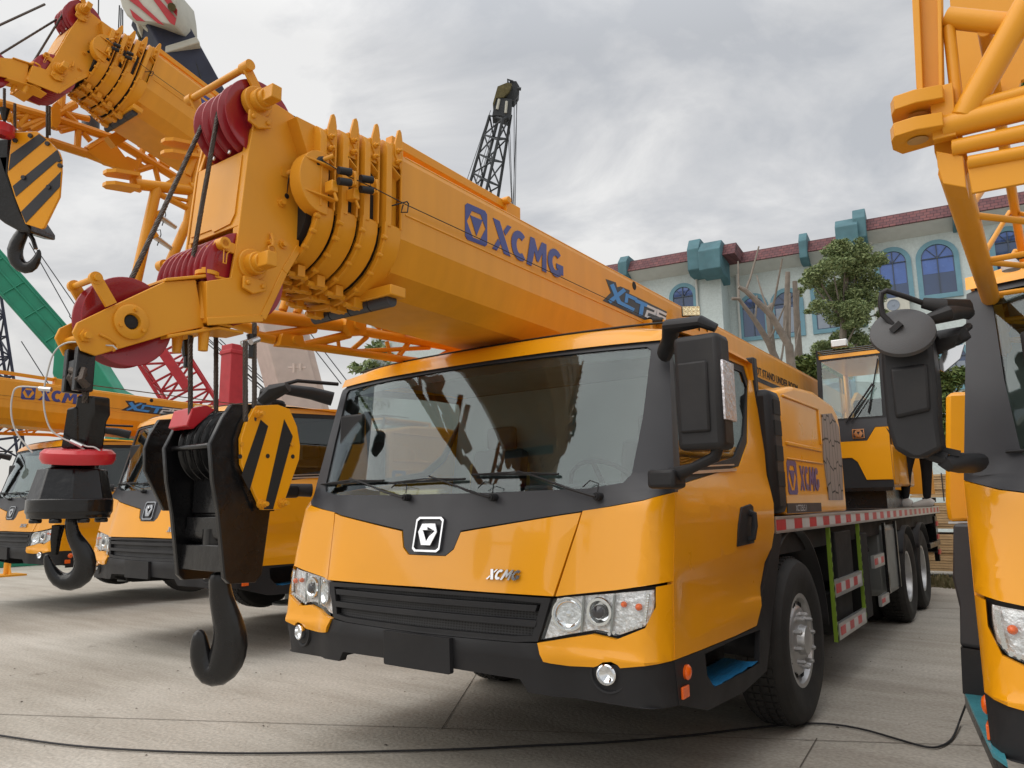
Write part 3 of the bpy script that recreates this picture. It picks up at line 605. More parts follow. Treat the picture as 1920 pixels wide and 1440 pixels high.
    und = MB(); und.box((x0-.05, 9.45, 1.36), (x1-.1, 11.0, 1.58)); und.box((x0-.1, 9.3, 1.56), (x1, 9.42, 1.60)); und.build('cab_support', BLKM, root)
    boom_group(root)
    return root
def text_mesh(s, size, bold=.0):
    cu = bpy.data.curves.new('txt', 'FONT'); cu.body = s; cu.size = size; cu.offset = bold; cu.resolution_u = 3; cu.fill_mode = 'FRONT'
    o = bpy.data.objects.new('txt', cu); COL.objects.link(o); dg = bpy.context.evaluated_depsgraph_get(); me = bpy.data.meshes.new_from_object(o.evaluated_get(dg))
    r = ([v.co.copy() for v in me.vertices], [tuple(p.vertices) for p in me.polygons]); bpy.data.objects.remove(o); bpy.data.curves.remove(cu); bpy.data.meshes.remove(me); return r
def add_text(b, tx, org, ex, ey, lift=0):
    n = ex.cross(ey); b.add([org+ex*p.x+ey*p.y+n*lift for p in tx[0]], tx[1])
def meshgrille():
    m = mat('grille_mesh', (.03, .03, .033), rough=.55); nt = m.node_tree; b = [n for n in nt.nodes if n.type == 'BSDF_PRINCIPLED'][0]
    tc = nd(nt, 'ShaderNodeTexCoord'); mp = nd(nt, 'ShaderNodeMapping'); mp.inputs['Scale'].default_value = (55, 1, 80); v = nd(nt, 'ShaderNodeTexVoronoi'); v.inputs['Scale'].default_value = 1; v.inputs['Randomness'].default_value = 0.1
    nt.links.new(tc.outputs['Object'], mp.inputs[0]); nt.links.new(mp.outputs[0], v.inputs['Vector']); r = nd(nt, 'ShaderNodeMapRange'); r.inputs['From Min'].default_value = .28; r.inputs['From Max'].default_value = .36
    mx = nd(nt, 'ShaderNodeMix'); mx.data_type = 'RGBA'; mx.inputs[6].default_value = (.002, .002, .002, 1); mx.inputs[7].default_value = (.035, .035, .038, 1)
    nt.links.new(v.outputs['Distance'], r.inputs['Value']); nt.links.new(r.outputs[0], mx.inputs[0]); nt.links.new(mx.outputs[2], b.inputs['Base Color']); return m
MESHG = meshgrille()
DECKM = mat('deck_plate', (.10, .10, .10), rough=.5, metal=.3, var=.2, bump=.4, bscale=120, dirt=.3)
def corkmat():
    m = mat('vent_lattice', (.30, .25, .22), rough=.6); nt = m.node_tree; b = [n for n in nt.nodes if n.type == 'BSDF_PRINCIPLED'][0]
    tc = nd(nt, 'ShaderNodeTexCoord'); mp = nd(nt, 'ShaderNodeMapping'); mp.inputs['Scale'].default_value = (1, 9, 5); v = nd(nt, 'ShaderNodeTexVoronoi'); v.feature = 'DISTANCE_TO_EDGE'; v.inputs['Scale'].default_value = 1; v.inputs['Randomness'].default_value = .45
    nt.links.new(tc.outputs['Object'], mp.inputs[0]); nt.links.new(mp.outputs[0], v.inputs['Vector']); r = nd(nt, 'ShaderNodeMapRange'); r.inputs['From Min'].default_value = .02; r.inputs['From Max'].default_value = .05
    mx = nd(nt, 'ShaderNodeMix'); mx.data_type = 'RGBA'; mx.inputs[6].default_value = (.015, .013, .012, 1); mx.inputs[7].default_value = (.30, .25, .22, 1)
    nt.links.new(v.outputs['Distance'], r.inputs['Value']); nt.links.new(r.outputs[0], mx.inputs[0]); nt.links.new(mx.outputs[2], b.inputs['Base Color']); return m
CORKV = corkmat()

def rope_(b, p, q, r, strands=6, pitch=.09):
    p, q = V(p), V(q); L = (q-p).length; d = (q-p)/L; up = V((0, 0, 1)) if abs(d.z) < .9 else V((1, 0, 0)); a = d.cross(up).normalized(); e = d.cross(a); n = max(8, int(L/pitch*10))
    for s in range(strands):
        pts = []
        for i in range(n+1):
            t = i/n; ph = 2*pi*(s/strands+t*L/pitch); pts.append(p+d*(L*t)+(a*cos(ph)+e*sin(ph))*r*.62)
        b.tube(pts, r*.46, n=5)
    return b
def sheave(b, c, r, w, n=48, hub=.05):
    c = V(c); pr = [(-w*.2, hub), (-w*.22, r*.5), (-w*.47, r*.84), (-w*.49, r*.985), (-w*.46, r), (-w*.40, r*.99), (-w*.12, r*.80), (w*.12, r*.80), (w*.40, r*.99), (w*.46, r), (w*.49, r*.985), (w*.47, r*.84), (w*.22, r*.5), (w*.2, hub)]
    b.lathe(c, (1, 0, 0), pr, n); b.cyl(c-V((w*.55, 0, 0)), c+V((w*.55, 0, 0)), hub*1.3, n=20)

PIV = V((CX, 13.0, 2.9))
BXS = CX+.402
def boom_group(root):
    zz = lambda y, z: z-.008*(y-2.4)
    prof = [(.36, 3.135), (.392, 3.12), (.402, 3.09), (.402, 2.695), (.345, 2.54), (.235, 2.458), (.0, 2.452)]
    prof = prof+[(-u, z) for u, z in prof[-2::-1]]
    m = MB(); y0, y1 = 2.38, 12.9
    vs = [V((CX+u, y, zz(y, z))) for y in (y0, 4.5, 7.5, 10, y1) for u, z in prof]; n = len(prof); fs = [(j*n+i, j*n+(i+1) % n, (j+1)*n+(i+1) % n, (j+1)*n+i) for j in range(4) for i in range(n)]
    fs += [tuple(range(n)), tuple(range(4*n, 5*n))]; m.add(vs, fs); B = m.build('boom', YELB, root, org=PIV, ang=14)
    wd = MB(); wd.tube([(BXS, 2.42, zz(2.4, 2.822)), (BXS, 12.0, zz(12, 2.822))], .005, n=6)
    wd.tube([(BXS-.012, 2.42, zz(2.4, 3.118)), (BXS-.012, 12.0, zz(12, 3.118))], .006, n=6); wd.build('weld_seam', YELB, B)
    # inner sections and collars
    hws = [.335, .358, .381, .406]; ys = [(1.955, 2.045), (2.062, 2.155), (2.172, 2.265), (2.285, 2.39)]; tops = [3.12, 3.14, 3.155, 3.17]; bots = [2.475, 2.455, 2.435, 2.405]
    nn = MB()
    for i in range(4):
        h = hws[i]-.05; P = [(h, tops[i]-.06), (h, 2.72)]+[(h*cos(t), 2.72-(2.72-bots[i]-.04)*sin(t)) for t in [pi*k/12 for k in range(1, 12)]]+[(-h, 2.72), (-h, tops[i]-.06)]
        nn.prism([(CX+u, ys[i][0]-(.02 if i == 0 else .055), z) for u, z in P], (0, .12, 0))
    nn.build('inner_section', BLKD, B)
    for i in range(4):
        h = hws[i]; a, b = ys[i]; zt, zb = tops[i], bots[i]; c = MB()
        P = [(h-.028, zt-.02), (h-.028, 2.76)]+[(h*cos(t)*1.0, 2.74-(2.74-zb)*sin(t)**.9) for t in [pi*k/24 for k in range(0, 25)]]+[(-h+.028, 2.76), (-h+.028, zt-.02)]
        c.prism([(CX+u, a+.012, z) for u, z in P], (0, b-a-.012, 0))
        # lower rim, slightly proud
        Pr = [((h+.006)*cos(t), 2.745-(2.745-zb+.008)*sin(t)**.9) for t in [pi*k/24 for k in range(0, 25)]]
        Pi = [((h-.02)*cos(t), 2.745-(2.745-zb-.02)*sin(t)**.9) for t in [pi*k/24 for k in range(24, -1, -1)]]
        c.prism([(CX+u, a-.004, z) for u, z in Pr+Pi], (0, .016, 0))
        for s in (1, -1):
            X = CX+s*h
            fr = [(a, 2.74), (a, zt-.05), (a+.008, zt-.02), (a+.022, zt-.01)]
            # front strip (rounded shoulder), rear strip with spike
            c.prism([(X-s*.05, a, 2.73), (X+s*.004, a, 2.73), (X+s*.004, a, zt-.06), (X-s*.006, a, zt-.025), (X-s*.03, a, zt-.008), (X-s*.07, a, zt-.004), (X-s*.07, a, zt-.2)], (0, .036, 0))
            c.box((X-s*.045, b-.010, 2.735), (X+s*.006, b, zt))
            c.prism([(X+s*.004, b-.052, 3.10 if i else 3.07), (X+s*.004, b-.002, 3.02), (X+s*.004, b-.002, zt+.015), (X+s*.004, b-.010, zt+.055), (X+s*.004, b-.020, zt+.068), (X+s*.004, b-.032, zt+.060), (X+s*.004, b-.050, zt-.01)], (-s*.012, 0, 0))
            c.box((X-s*.03, a+.034, zt-.13), (X-s*.004, b-.008, zt-.015)); c.prism([(X-s*.03, a+.03, zt-.15), (X-s*.03, a+.03, zt-.13), (X+s*.004, a+.03, zt-.14), (X+s*.004, b-.01, zt-.175), (X-s*.03, b-.01, zt-.19)], (0, 0, .008))
            for q in (.05, .105):
                cc = V((X-s*.004, b-.034, zt-q)); c.cyl(cc, cc+V((s*.020, 0, 0)), .014, n=6); c.cyl(cc, cc+V((s*.036, 0, 0)), .0075, n=8)
            for t in (.18, .42, .7, 1.0, 1.25):
                uu = h*cos(t)+.004; z_ = 2.74-(2.74-zb)*sin(t)**.9; cc = V((CX+s*uu, a+.012, z_)); c.cyl(cc+V((0, -.028, .004)), cc, .011, n=8)
        # underside lugs
        for u in (-.12, .05, .16): c.box((CX+u-.03, a+.02, zb-.022), (CX+u+.03, b-.03, zb+.03)); c.cyl((CX+u, a-.015, zb-.012), (CX+u, b, zb-.012), .014, n=8)
        c.box((CX-h+.03, a+.01, zt-.035), (CX+h-.03, b-.01, zt-.012))
        c.build('section_collar', YELS, B, bevel=.004, ang=40)
    # bumper box under the outer collar
    x0 = at(582, 580, y=2.36).x; bz = at(640, 575, y=2.36).z
    bb = MB(); bb.box((x0, 2.34, bz-.005), (BXS-.01, 2.44, bz+.045)); bo = bb.build('boom_rest', YELS, B, bevel=.005)
    rr = MB(); 
    for k in range(4): w_ = (BXS-.05-x0)/4; rr.cyl((x0+.01+k*w_, 2.385, bz-.018), (x0+.004+(k+1)*w_, 2.385, bz-.018), .032, n=18)
    rr.build('rest_roller', DGRY, B)
    # half-round cover with ribs on the first section (side of the head)
    q = MB(); X = CX+.335; cyl = [(1.94+.14*cos(t)*1.0, 2.84+.155*sin(t)) for t in [radians(d) for d in range(90, 271, 15)]]
    q.prism([(X-.06, 1.945+(y-1.92)*.82, 2.84+(z-2.84)*.9) for y, z in cyl]+[(X-.06, 2.0, 2.70), (X-.06, 2.0, 2.98)], (.07, 0, 0))
    for z in (2.92, 2.775): q.prism([(X+.008, 1.865, z), (X+.008, 2.02, z-.012), (X+.045, 2.02, z-.012)], (0, 0, .009))
    q.box((X-.0, 1.955, 2.73), (X+.014, 1.965, 2.96)); q.build('end_cover', YELS, B, bevel=.003)
    # wire guide rollers on the collars
    g = MB(); rl = MB()
    for px in (642, 683):
        dy = 0 if px == 642 else 15
        for k in (0, 1):
            c = at(px+2, 322+dy+20*k, x=CX+.425); rl.cyl(c+V((-.0, -.028, -.004)), c+V((.012, .030, .006)), .017, n=14); rl.flush('guide_roller', BLKP, B); g.cyl(c+V((.010, .028, .004)), c+V((.014, .042, .008)), .012, n=8)
        c = at(px+20, 330+dy, x=CX+.425); g.box((CX+.40, c.y-.004, c.z-.045), (CX+.44, c.y+.010, c.z+.02)); g.flush('guide_bracket', YELS, B, bevel=.004); c2 = at(px-22, 345+dy, x=CX+.4); g.box((CX+.36, c2.y-.0, c2.z-.03), (CX+.41, c2.y+.035, c2.z+.02)); g.tube([c2+V((0, .02, -.03)), c2+V((.01, .03, -.07))], .008, n=6); g.flush('guide_bracket', YELS, B, bevel=.004)
    g = MB(); a = at(537, 326, x=CX+.22); b = at(598, 303, x=CX+.34); c = at(625, 292, x=CX+.38); g.tube([a, b], .012, n=10); g.tube([b, c], .010, n=10); g.box(a-V((.02, .03, .02)), a+V((.01, .02, .02))); g.build('sensor_arm', YELS, B)
    g = MB(); g.tube([at(592, 306, x=CX+.34), at(600, 302, x=CX+.34), at(607, 299, x=CX+.345)], [.012, .02, .015], n=10); g.tube([at(543, 328, x=CX+.24), at(540, 345, x=CX+.225), at(537, 366, x=CX+.222)], .003, n=6); g.lathe(at(537, 368, x=CX+.222), (1, 0, 0), [(0, 0), (0, .012), (.004, .012), (.005, 0)], 12)
    g.tube([at(605, 301, x=CX+.36), at(652, 330, x=CX+.43), at(700, 352, x=CX+.44), at(760, 383, x=BXS+.03), at(930, 462, x=BXS+.02), at(1205, 592, x=BXS+.02), (BXS+.02, 8, 2.72)], .0025, n=5)
    g.tube([at(734, 386, x=BXS), at(763, 378, x=BXS+.05), at(766, 382, x=BXS+.05), at(764, 398, x=BXS+.05), at(752, 398, x=BXS+.03), at(756, 384, x=BXS+.03)], .0035, n=6); g.build('length_cable', BLKL, B)
    # top rail
    a = at(752, 262, x=BXS-.15); b = at(962, 378, x=BXS-.15)
    t = MB(); zr = 3.205; a = V((BXS-.10, 2.40, zr+.02)); b = V((BXS-.10, at(962, 378, x=BXS-.10).y, zr)); t.bar(a, b, .045, .05); t.box((a.x-.04, b.y-.12, 3.08), (a.x+.04, b.y+.02, zr+.02)); t.cyl((a.x-.06, b.y-.12, zr+.02), (a.x+.06, b.y-.12, zr+.02), .022, n=12); t.build('top_rail', YELS, B, bevel=.004)
    # ---- markings
    pl = lambda y, z, off=0: V((BXS+off, y, z))
    def PY(pts): return [(p.y, p.z) for p in [at(x, y, x=BXS+.003) for x, y in pts]]
    tl, br = at(871.5, 379, x=BXS), at(913, 461, x=BXS); bl = at(871.5, 448, x=BXS); s_y = br.y-tl.y; zb = bl.z; zt = tl.z; sl = (br.z-bl.z)
    sq, hx, tri = emblem_parts(); f = lambda L: [(tl.y+p[0]*s_y, zb+p[1]*(zt-zb)+p[0]*sl*.5) for p in L]
    lb = MB(); lb.panel(f(sq), pl, .002, holes=[f(hx)], off=.003, step=0); lb.panel(f(tri), pl, .002, off=.0035, step=0)
    p0 = at(922, 466, x=BXS); p1 = at(1056, 521, x=BXS); z1 = at(931, 412, x=BXS).z; k = (p1.y-p0.y)/3.55
    for i, L in enumerate(brand_letters()): lb.panel([(p0.y+.01+p[0]*k, p0.z+p[1]*(z1-p0.z)*1.0) for p in L], pl, .002, off=.003+.0004*i, step=0)
    lb.build('boom_logo', BLUE, B)
    S8 = lambda L: [(1100+x/8, 480+y/8) for x, y in L]
    bg = MB(); bg.panel(PY(S8([(290, 345), (440, 395), (460, 470), (510, 455), (650, 515), (640, 560), (1205, 835), (1170, 1085), (880, 960), (245, 670), (365, 550)])), pl, .002, off=.002, step=0); md = bg.build('model_decal', DGRY, B)
    bl_ = MB()
    for i, (L, w) in enumerate((([(378, 425), (490, 700), (710, 815)], 60), ([(570, 505), (340, 690)], 58), ([(590, 700), (605, 590), (745, 655)], 46), ([(735, 668), (905, 745)], 50), ([(835, 725), (805, 895)], 58))):
        bl_.panel(PY(S8(stroke(L, w))), pl, .002, off=.0035+.0004*i, step=0)
    bl_.build('decal_blue', SKYB, B)
    wl = MB()
    for i, (L, w) in enumerate((([(905, 745), (1040, 808), (1022, 870), (915, 828), (890, 905), (1020, 955)], 34), ([(1195, 880), (1075, 820), (1062, 885), (1172, 935), (1150, 1055), (1060, 1015)], 34))):
        wl.panel(PY(S8(stroke(L, w))), pl, .002, off=.0035+.0004*i, step=0)
    wl.build('decal_white', WHT, B)
    a = at(1395, 690, x=BXS); b_ = at(1496, 737, x=BXS); tx = text_mesh('DO NOT STAND UNDER BOOM', .16, .004); wid = max(v.x for v in tx[0]); k = (b_.y-a.y)/wid
    t = MB(); h = at(1440, 697, x=BXS).z-at(1440, 711, x=BXS).z; k2 = h/.115; t.add([V((BXS+.004, a.y+v.x*k, at(1440, 711, x=BXS).z+v.y*k2)) for v in tx[0]], tx[1]); t.build('warning_lettering', BLKL, B)
    z_ = at(1450, 718, x=BXS); t = MB(); t.panel([(6.6, z_.z-.005), (12, z_.z-.03), (12, z_.z-.09), (6.6, z_.z-.05)], pl, .002, off=.003, step=0); t.build('grey_stripe', DGRY, B)
    c = at(1189, 536, x=BXS); t = MB(); t.lathe(c, (1, 0, 0), [(.001, .0), (.003, .03), (0, .032)], 20); t.build('inspection_hole', BLKD, B)
    # ---- lamp and brackets on the boom side
    c = at(1296, 583, x=BXS+.12); l = MB(); ax = V((.55, -.83, .05)).normalized(); rt = V((.83, .55, 0)); up = V((0, 0, 1))
    l.prism([c-rt*.075-up*.042, c+rt*.075-up*.042, c+rt*.075+up*.042, c-rt*.075+up*.042], -ax*.03); l.bar(c-up*.04-ax*.01, c-up*.085-ax*.01, .02); lo = l.build('work_lamp', BLKP, B, bevel=.005)
    l2 = MB(); 
    for i in range(4):
        for j in range(2): q_ = c+rt*(-.052+.035*i)+up*(-.018+.036*j); l2.lathe(q_, ax, [(.0, .016), (.004, .015), (.001, .008), (.004, 0)], 14)
    l2.prism([c-rt*.07-up*.038, c+rt*.07-up*.038, c+rt*.07+up*.038, c-rt*.07+up*.038], ax*.001); l2.build('led_face', CHRW, B)
    g = MB(); g.tube([c-up*.085-ax*.01, c-up*.10, V((BXS, c.y+.05, c.z-.1))], .009, n=6); g.tube([c-up*.09, c-up*.15+V((-.02, -.1, 0)), c-up*.22+V((-.03, -.25, 0))], .005, n=6)
    g.tube([at(1311, 620, x=BXS), at(1311, 597, x=BXS+.05), at(1325, 597, x=BXS+.05), at(1326, 622, x=BXS)], .006, n=6); g.build('lamp_bracket', BLKP, B)
    g = MB()
    for px, py in ((1215, 612), (1240, 612)): c = at(px, py, x=BXS+.03); g.box(c-V((.035, .02, .05)), c+V((.03, .02, .05))); g.flush('roller_bracket', YELS, B, bevel=.005)
    a, b = at(1218, 600, x=BXS+.03), at(1240, 600, x=BXS+.03); MB().cyl(a, b, .022, n=14).build('side_roller', BLKP, B)
    # ---- boom head
    HX, HL = CX+.225, CX-.165
    def HY(L, x=HX): return [(p.y, p.z) for p in [at(a_, b_, x=x) for a_, b_ in L]]
    out = HY([(480, 212), (466, 283), (447, 437), (433, 520), (387, 527), (388, 603), (492, 597), (533, 510), (561, 463), (562, 367), (568, 235), (548, 214), (520, 196), (500, 186)])
    hp = MB()
    for x in (HX-.014, HL): hp.prism([(x, y, z) for y, z in out], (.014, 0, 0))
    e = [(out[i], out[i+1]) for i in (5, 6, 7)]
    for (p, q) in e: hp.bar((HX+.0, p[0], p[1]), (HX+.0, q[0], q[1]), .03, .010, up=(1, 0, 0))
    zt_ = at(452, 270, x=HX).z; zb_ = at(440, 418, x=HX).z; yf = out[1][0]+.003; yb = out[2][0]+.006
    hp.add([(HL+.02, yf, zt_), (HX-.012, yf, zt_), (HX-.012, yb, zb_), (HL+.02, yb, zb_), (HL+.02, yf+.014, zt_), (HX-.012, yf+.014, zt_), (HX-.012, yb+.014, zb_), (HL+.02, yb+.014, zb_)], [(0, 1, 2, 3), (7, 6, 5, 4), (0, 4, 5, 1), (1, 5, 6, 2), (2, 6, 7, 3), (3, 7, 4, 0)])
    # front edge flanges beside the sheaves
    for x0_, x1_ in ((HL+.014, HL+.035), (HX-.05, HX-.014)):
        hp.add([(x0_, out[0][0]+.01, out[0][1]-.02), (x1_, out[0][0]+.01, out[0][1]-.02), (x1_, yf, zt_), (x0_, yf, zt_), (x0_, out[0][0]+.022, out[0][1]-.02), (x1_, out[0][0]+.022, out[0][1]-.02), (x1_, yf+.012, zt_), (x0_, yf+.012, zt_)], [(0, 1, 2, 3), (7, 6, 5, 4), (0, 4, 5, 1), (1, 5, 6, 2), (2, 6, 7, 3), (3, 7, 4, 0)])
        hp.box((x0_, yb, out[3][1]), (x1_, yb+.012, zb_))
    hp.box((HL+.014, out[5][0]+.02, out[5][1]), (HX-.014, out[5][0]+.12, out[5][1]+.012)); hp.box((HL+.01, 1.93, 2.62), (HX-.015, 1.95, 3.05))
    zq0, zq1 = out[4][1], out[5][1]; yq0, yq1 = out[4][0], out[5][0]
    hp.add([(HL+.02, yq0-.0, zq0), (HX-.012, yq0-.0, zq0), (HX-.012, yq1+.004, zq1), (HL+.02, yq1+.004, zq1), (HL+.02, yq0+.014, zq0), (HX-.012, yq0+.014, zq0), (HX-.012, yq1+.018, zq1), (HL+.02, yq1+.018, zq1)], [(0, 1, 2, 3), (7, 6, 5, 4), (0, 4, 5, 1), (1, 5, 6, 2), (2, 6, 7, 3), (3, 7, 4, 0)])
    hp.prism([(HX-.01, 1.86, 3.12), (HX-.01, 1.975, 3.12), (HX-.01, 1.975, 2.93), (HX-.01, 1.95, 2.93), (HX-.01, 1.90, 3.03)], (.075, 0, 0)); hp.build('boom_head', YELS, B, bevel=.003)
    pn = MB(); k1 = V((HL+.035, yf-.006, zt_-.02)); w_ = HX-.04-HL-.035; hgt = zt_-zb_-.03
    pn.add([k1, k1+V((w_, 0, 0)), k1+V((w_, (yb-yf)*.85, -hgt*.85)), k1+V((w_*.92, (yb-yf)*.95, -hgt*.97)), k1+V((w_*.55, (yb-yf)*.97, -hgt)), k1+V((w_*.5, (yb-yf)*.9, -hgt*.95)), k1+V((0, (yb-yf)*.9, -hgt*.95))], [tuple(range(7))]); po = pn.build('head_hatch', YELS, B, smooth=False); sm = po.modifiers.new('s', 'SOLIDIFY'); sm.thickness = .006
    bo = MB(); 
    for px, py in ((431, 285), (402, 297)): c = at(px, py, y=yf-.008); bo.lathe(c, (0, -1, 0), [(0, .010), (.006, .009), (.008, 0)], 12)
    bo.build('hatch_bolt', ALU, B)
    # sheaves
    uc = V((0, 1.745, 3.08)); ur = .162; 
    for k in range(4): us = MB(); sheave(us, (HX-.050-.062*k, uc.y, uc.z), ur*(1.05 if k == 0 else 1), .060); us.build('upper_sheave', RED, B)
    lc = V((0, 1.705, 2.375)); lr = .178
    for k in range(8): ls = MB(); sheave(ls, (HX-.034-.045*k, lc.y, lc.z), lr, .044); ls.build('lower_sheave', RED, B)
    pb = MB()
    for c_, s_ in ((at(482, 192, x=HX), 1.), (at(472, 497, x=HX), 1.)):
        pb.cyl(c_-V((.02, 0, 0)), c_+V((.012, 0, 0)), .066, n=26); pb.cyl(c_, c_+V((.05, 0, 0)), .046, n=24); pb.cyl(c_+V((.04, 0, 0)), c_+V((.075, 0, 0)), .036, n=24)
        pb.box(c_+V((.065, -.024, -.030)), c_+V((.135, .024, .030))); pb.prism([c_+V((.012, -.05, -.06)), c_+V((.012, .06, -.06)), c_+V((.012, .06, -.10)), c_+V((.012, .0, -.125)), c_+V((.012, -.05, -.11))], (.012, 0, 0))
        for dy in (-.03, .04): pb.cyl(c_+V((.02, dy, -.085)), c_+V((.034, dy, -.085)), .011, n=6)
        pb.flush('pin_boss', YELS, B, bevel=.004)
    for px, py in ((530, 458), (527, 380), (556, 345)): c_ = at(px, py, x=HX); pb.cyl(c_, c_+V((.02, 0, 0)), .012, n=8); pb.cyl(c_, c_+V((.008, 0, 0)), .02, n=10); pb.flush('side_boss', YELS, B)
    c_ = at(505, 455, x=HX); pb.tube([c_+V((.01, 0, .04)), c_+V((.02, .005, 0)), c_+V((.02, 0, -.02))], .006, n=6); pb.tube([c_+V((.02, .018*cos(t), -.035+.018*sin(t))) for t in [2*pi*i/10 for i in range(11)]], .004, n=6); pb.cyl(c_, c_+V((.02, 0, 0)), .012, n=8)
    pb.build('cotter_pin', YELS, B)
    rg = MB(); a, b = at(463, 125, x=HX), at(361, 240, x=HL-.03); b = V((HL-.03, a.y, a.z)); rg.cyl(a+V((.02, 0, 0)), b, .015, n=14); rg.cyl(a+V((.025, 0, 0)), a-V((.03, 0, 0)), .023, n=14); rg.cyl(b+V((.02, 0, 0)), b-V((.02, 0, 0)), .022, n=14)
    for x in (HX-.005, HL-.01): rg.bar((x, a.y, a.z), (x, uc.y+.02, uc.z+.04), .012, .042, up=(0, 1, 0))
    rg.flush('rope_guard', YELS, B); a = at(415, 458, x=HX-.01); rg.cyl(a+V((.03, 0, 0)), V((HL-.05, a.y, a.z)), .014, n=12); rg.cyl(a+V((.03, 0, 0)), a-V((.015, 0, 0)), .024, n=14); rg.cyl((HL-.07, a.y, a.z), (HL-.03, a.y, a.z), .024, n=14); rg.bar(a+V((0, .0, 0)), a+V((0, .16, -.01)), .012, .04); rg.bar(V((HL, a.y, a.z)), V((HL, a.y+.16, a.z-.01)), .012, .04)
    c_ = a+V((.02, 0, -.03)); rg.tube([c_+V((0, 0, .03)), c_+V((0, 0, -.05)), c_+V((0, .012, -.05)), c_+V((0, .014, -.01)), c_+V((0, .03, .01))], .003, n=5)
    rg.build('rope_guard', YELS, B)
    # auxiliary (rooster) arm
    XA = HX-.035
    AY = lambda L, x=XA: [(p.y, p.z) for p in [at(a_, b_, x=x) for a_, b_ in L]]
    o2 = AY([(136.7, 623), (145, 605), (203, 577), (308, 528), (367, 524), (383, 613), (313, 628), (180, 667), (153, 657)])
    am = MB()
    for x in (XA-.012, XA-.14): am.prism([(x, y, z) for y, z in o2], (.012, 0, 0))
    tp = [at(308, 527, x=XA), at(418, 503, x=XA+.03), at(420, 508, x=XA+.03)]
    am.prism([(XA-.15, o2[3][0], o2[3][1]), (XA+.01, o2[3][0], o2[3][1]), (XA+.02, o2[4][0]+.05, o2[4][1]+.02), (XA+.02, o2[4][0]+.13, o2[4][1]+.02), (XA-.1, o2[4][0]+.13, o2[4][1]+.02), (XA-.15, o2[4][0]+.02, o2[4][1]+.012)], (0, 0, .012))
    am.prism([(XA-.15, o2[6][0], o2[6][1]), (XA+.01, o2[6][0], o2[6][1]), (XA+.02, o2[5][0]+.05, o2[5][1]+.01), (XA+.02, o2[5][0]+.16, o2[5][1]+.01), (XA-.1, o2[5][0]+.16, o2[5][1]+.01), (XA-.15, o2[5][0], o2[5][1]+.003)], (0, 0, -.012))
    am.box((XA-.13, o2[4][0]-.0, o2[5][1]), (XA-.012, o2[4][0]+.012, o2[4][1])); am.build('auxiliary_arm', YELS, B, bevel=.003)
    hg = MB(); c = V((XA-.015, o2[4][0]+.055, 0)); hg.cyl((c.x, c.y, o2[5][1]+.03), (c.x, c.y, o2[4][1]-.0), .032, n=22); hg.cyl((c.x, c.y, o2[4][1]+.03), (c.x, c.y, o2[4][1]+.045), .045, n=20); hg.cyl((c.x, c.y, o2[4][1]+.045), (c.x, c.y, o2[4][1]+.06), .025, n=6); hg.cyl((c.x, c.y, o2[5][1]-.09), (c.x, c.y, o2[5][1]), .018, .022, n=14); hg.cyl((XA-.08, o2[5][0]-.06, o2[5][1]-.10), (XA-.08, o2[5][0]-.06, o2[5][1]-.01), .016, .022, n=14)
    hg.build('hinge_pin', YELS, B)
    cc = at(245, 604, x=XA-.075); l_, r_ = at(141, 604, x=XA-.075), at(315, 604, x=XA-.075); rs = (r_.y-l_.y)/2*.99; scy = (r_.y+l_.y)/2; scz = (at(232, 522, x=XA-.075).z+at(232, 690, x=XA-.075).z)/2
    s_ = MB(); sheave(s_, (XA-.076, scy, scz), rs, .075, n=60, hub=.04); s_.build('auxiliary_sheave', RED, B)
    c = at(245, 604, x=XA); hb = MB(); hb.lathe(c, (1, 0, 0), [(0, .062), (.010, .062), (.014, .056), (.014, .030), (.0, .026), (.0, .0)], 32)
    for t in (1.4, 3.6, 5.7): q_ = c+V((.012, .046*cos(t), .046*sin(t))); hb.cyl(q_, q_+V((.010, 0, 0)), .007, n=6)
    hb.build('axle_flange', YELS, B); MB().lathe(c+V((.004, 0, 0)), (1, 0, 0), [(.0, .024), (.003, .0)], 20).build('axle_bore', BLKD, B)
    lk = MB(); p1, p2 = at(178, 522, x=XA), at(207, 572, x=XA); lk.bar(p1, p2, .012, .04, up=(1, 0, 0)) if False else lk.bar(p1+V((.004, 0, 0)), p2+V((.004, 0, 0)), .040, .012, up=(1, 0, 0)); lk.cyl(p1-V((.004, 0, 0)), p1+V((.012, 0, 0)), .022, n=18); lk.cyl(p1-V((.16, 0, 0)), p1+V((.022, 0, 0)), .011, n=12); lk.cyl(p1-V((.16, 0, 0)), p1-V((.145, 0, 0)), .022, n=14); lk.bar(p1-V((.15, 0, 0)), p2-V((.15, 0, 0)), .040, .012, up=(1, 0, 0)); lk.build('sheave_guard', YELS, B)
    pn_ = MB(); c = at(160, 630, x=XA); pn_.cyl(c-V((.17, 0, 0)), c+V((.03, 0, 0)), .012, n=12); pn_.cyl(c, c+V((.014, 0, 0)), .022, n=6); pn_.tube([at(187, 627, x=XA+.005), at(205, 635, x=XA+.005), at(219, 645, x=XA+.005), at(220, 652, x=XA+.005), at(212, 658, x=XA+.005)], .004, n=6); pn_.build('anchor_pin', YELS, B)
    # ---- hoist ropes on the boom
    rp = MB(); a = V((HX-.236, uc.y-ur*.86, uc.z-.02)); rope_(rp, a, (XA-.076, scy+rs*.05, scz+rs*.9), .0095)
    rope_(rp, (HX-.112, uc.y-ur*.88, uc.z), (HX-.15, lc.y-lr*.88, lc.z+.03), .0095)
    rope_(rp, (HX-.112, uc.y+.03, uc.z+ur*.90), (HX-.14, 3.0, 3.235), .0095); rp.tube([(HX-.14, 3.0, 3.235), (HX-.14, 12.5, 3.25)], .0095, n=6); rp.build('hoist_rope', ROPE, B)
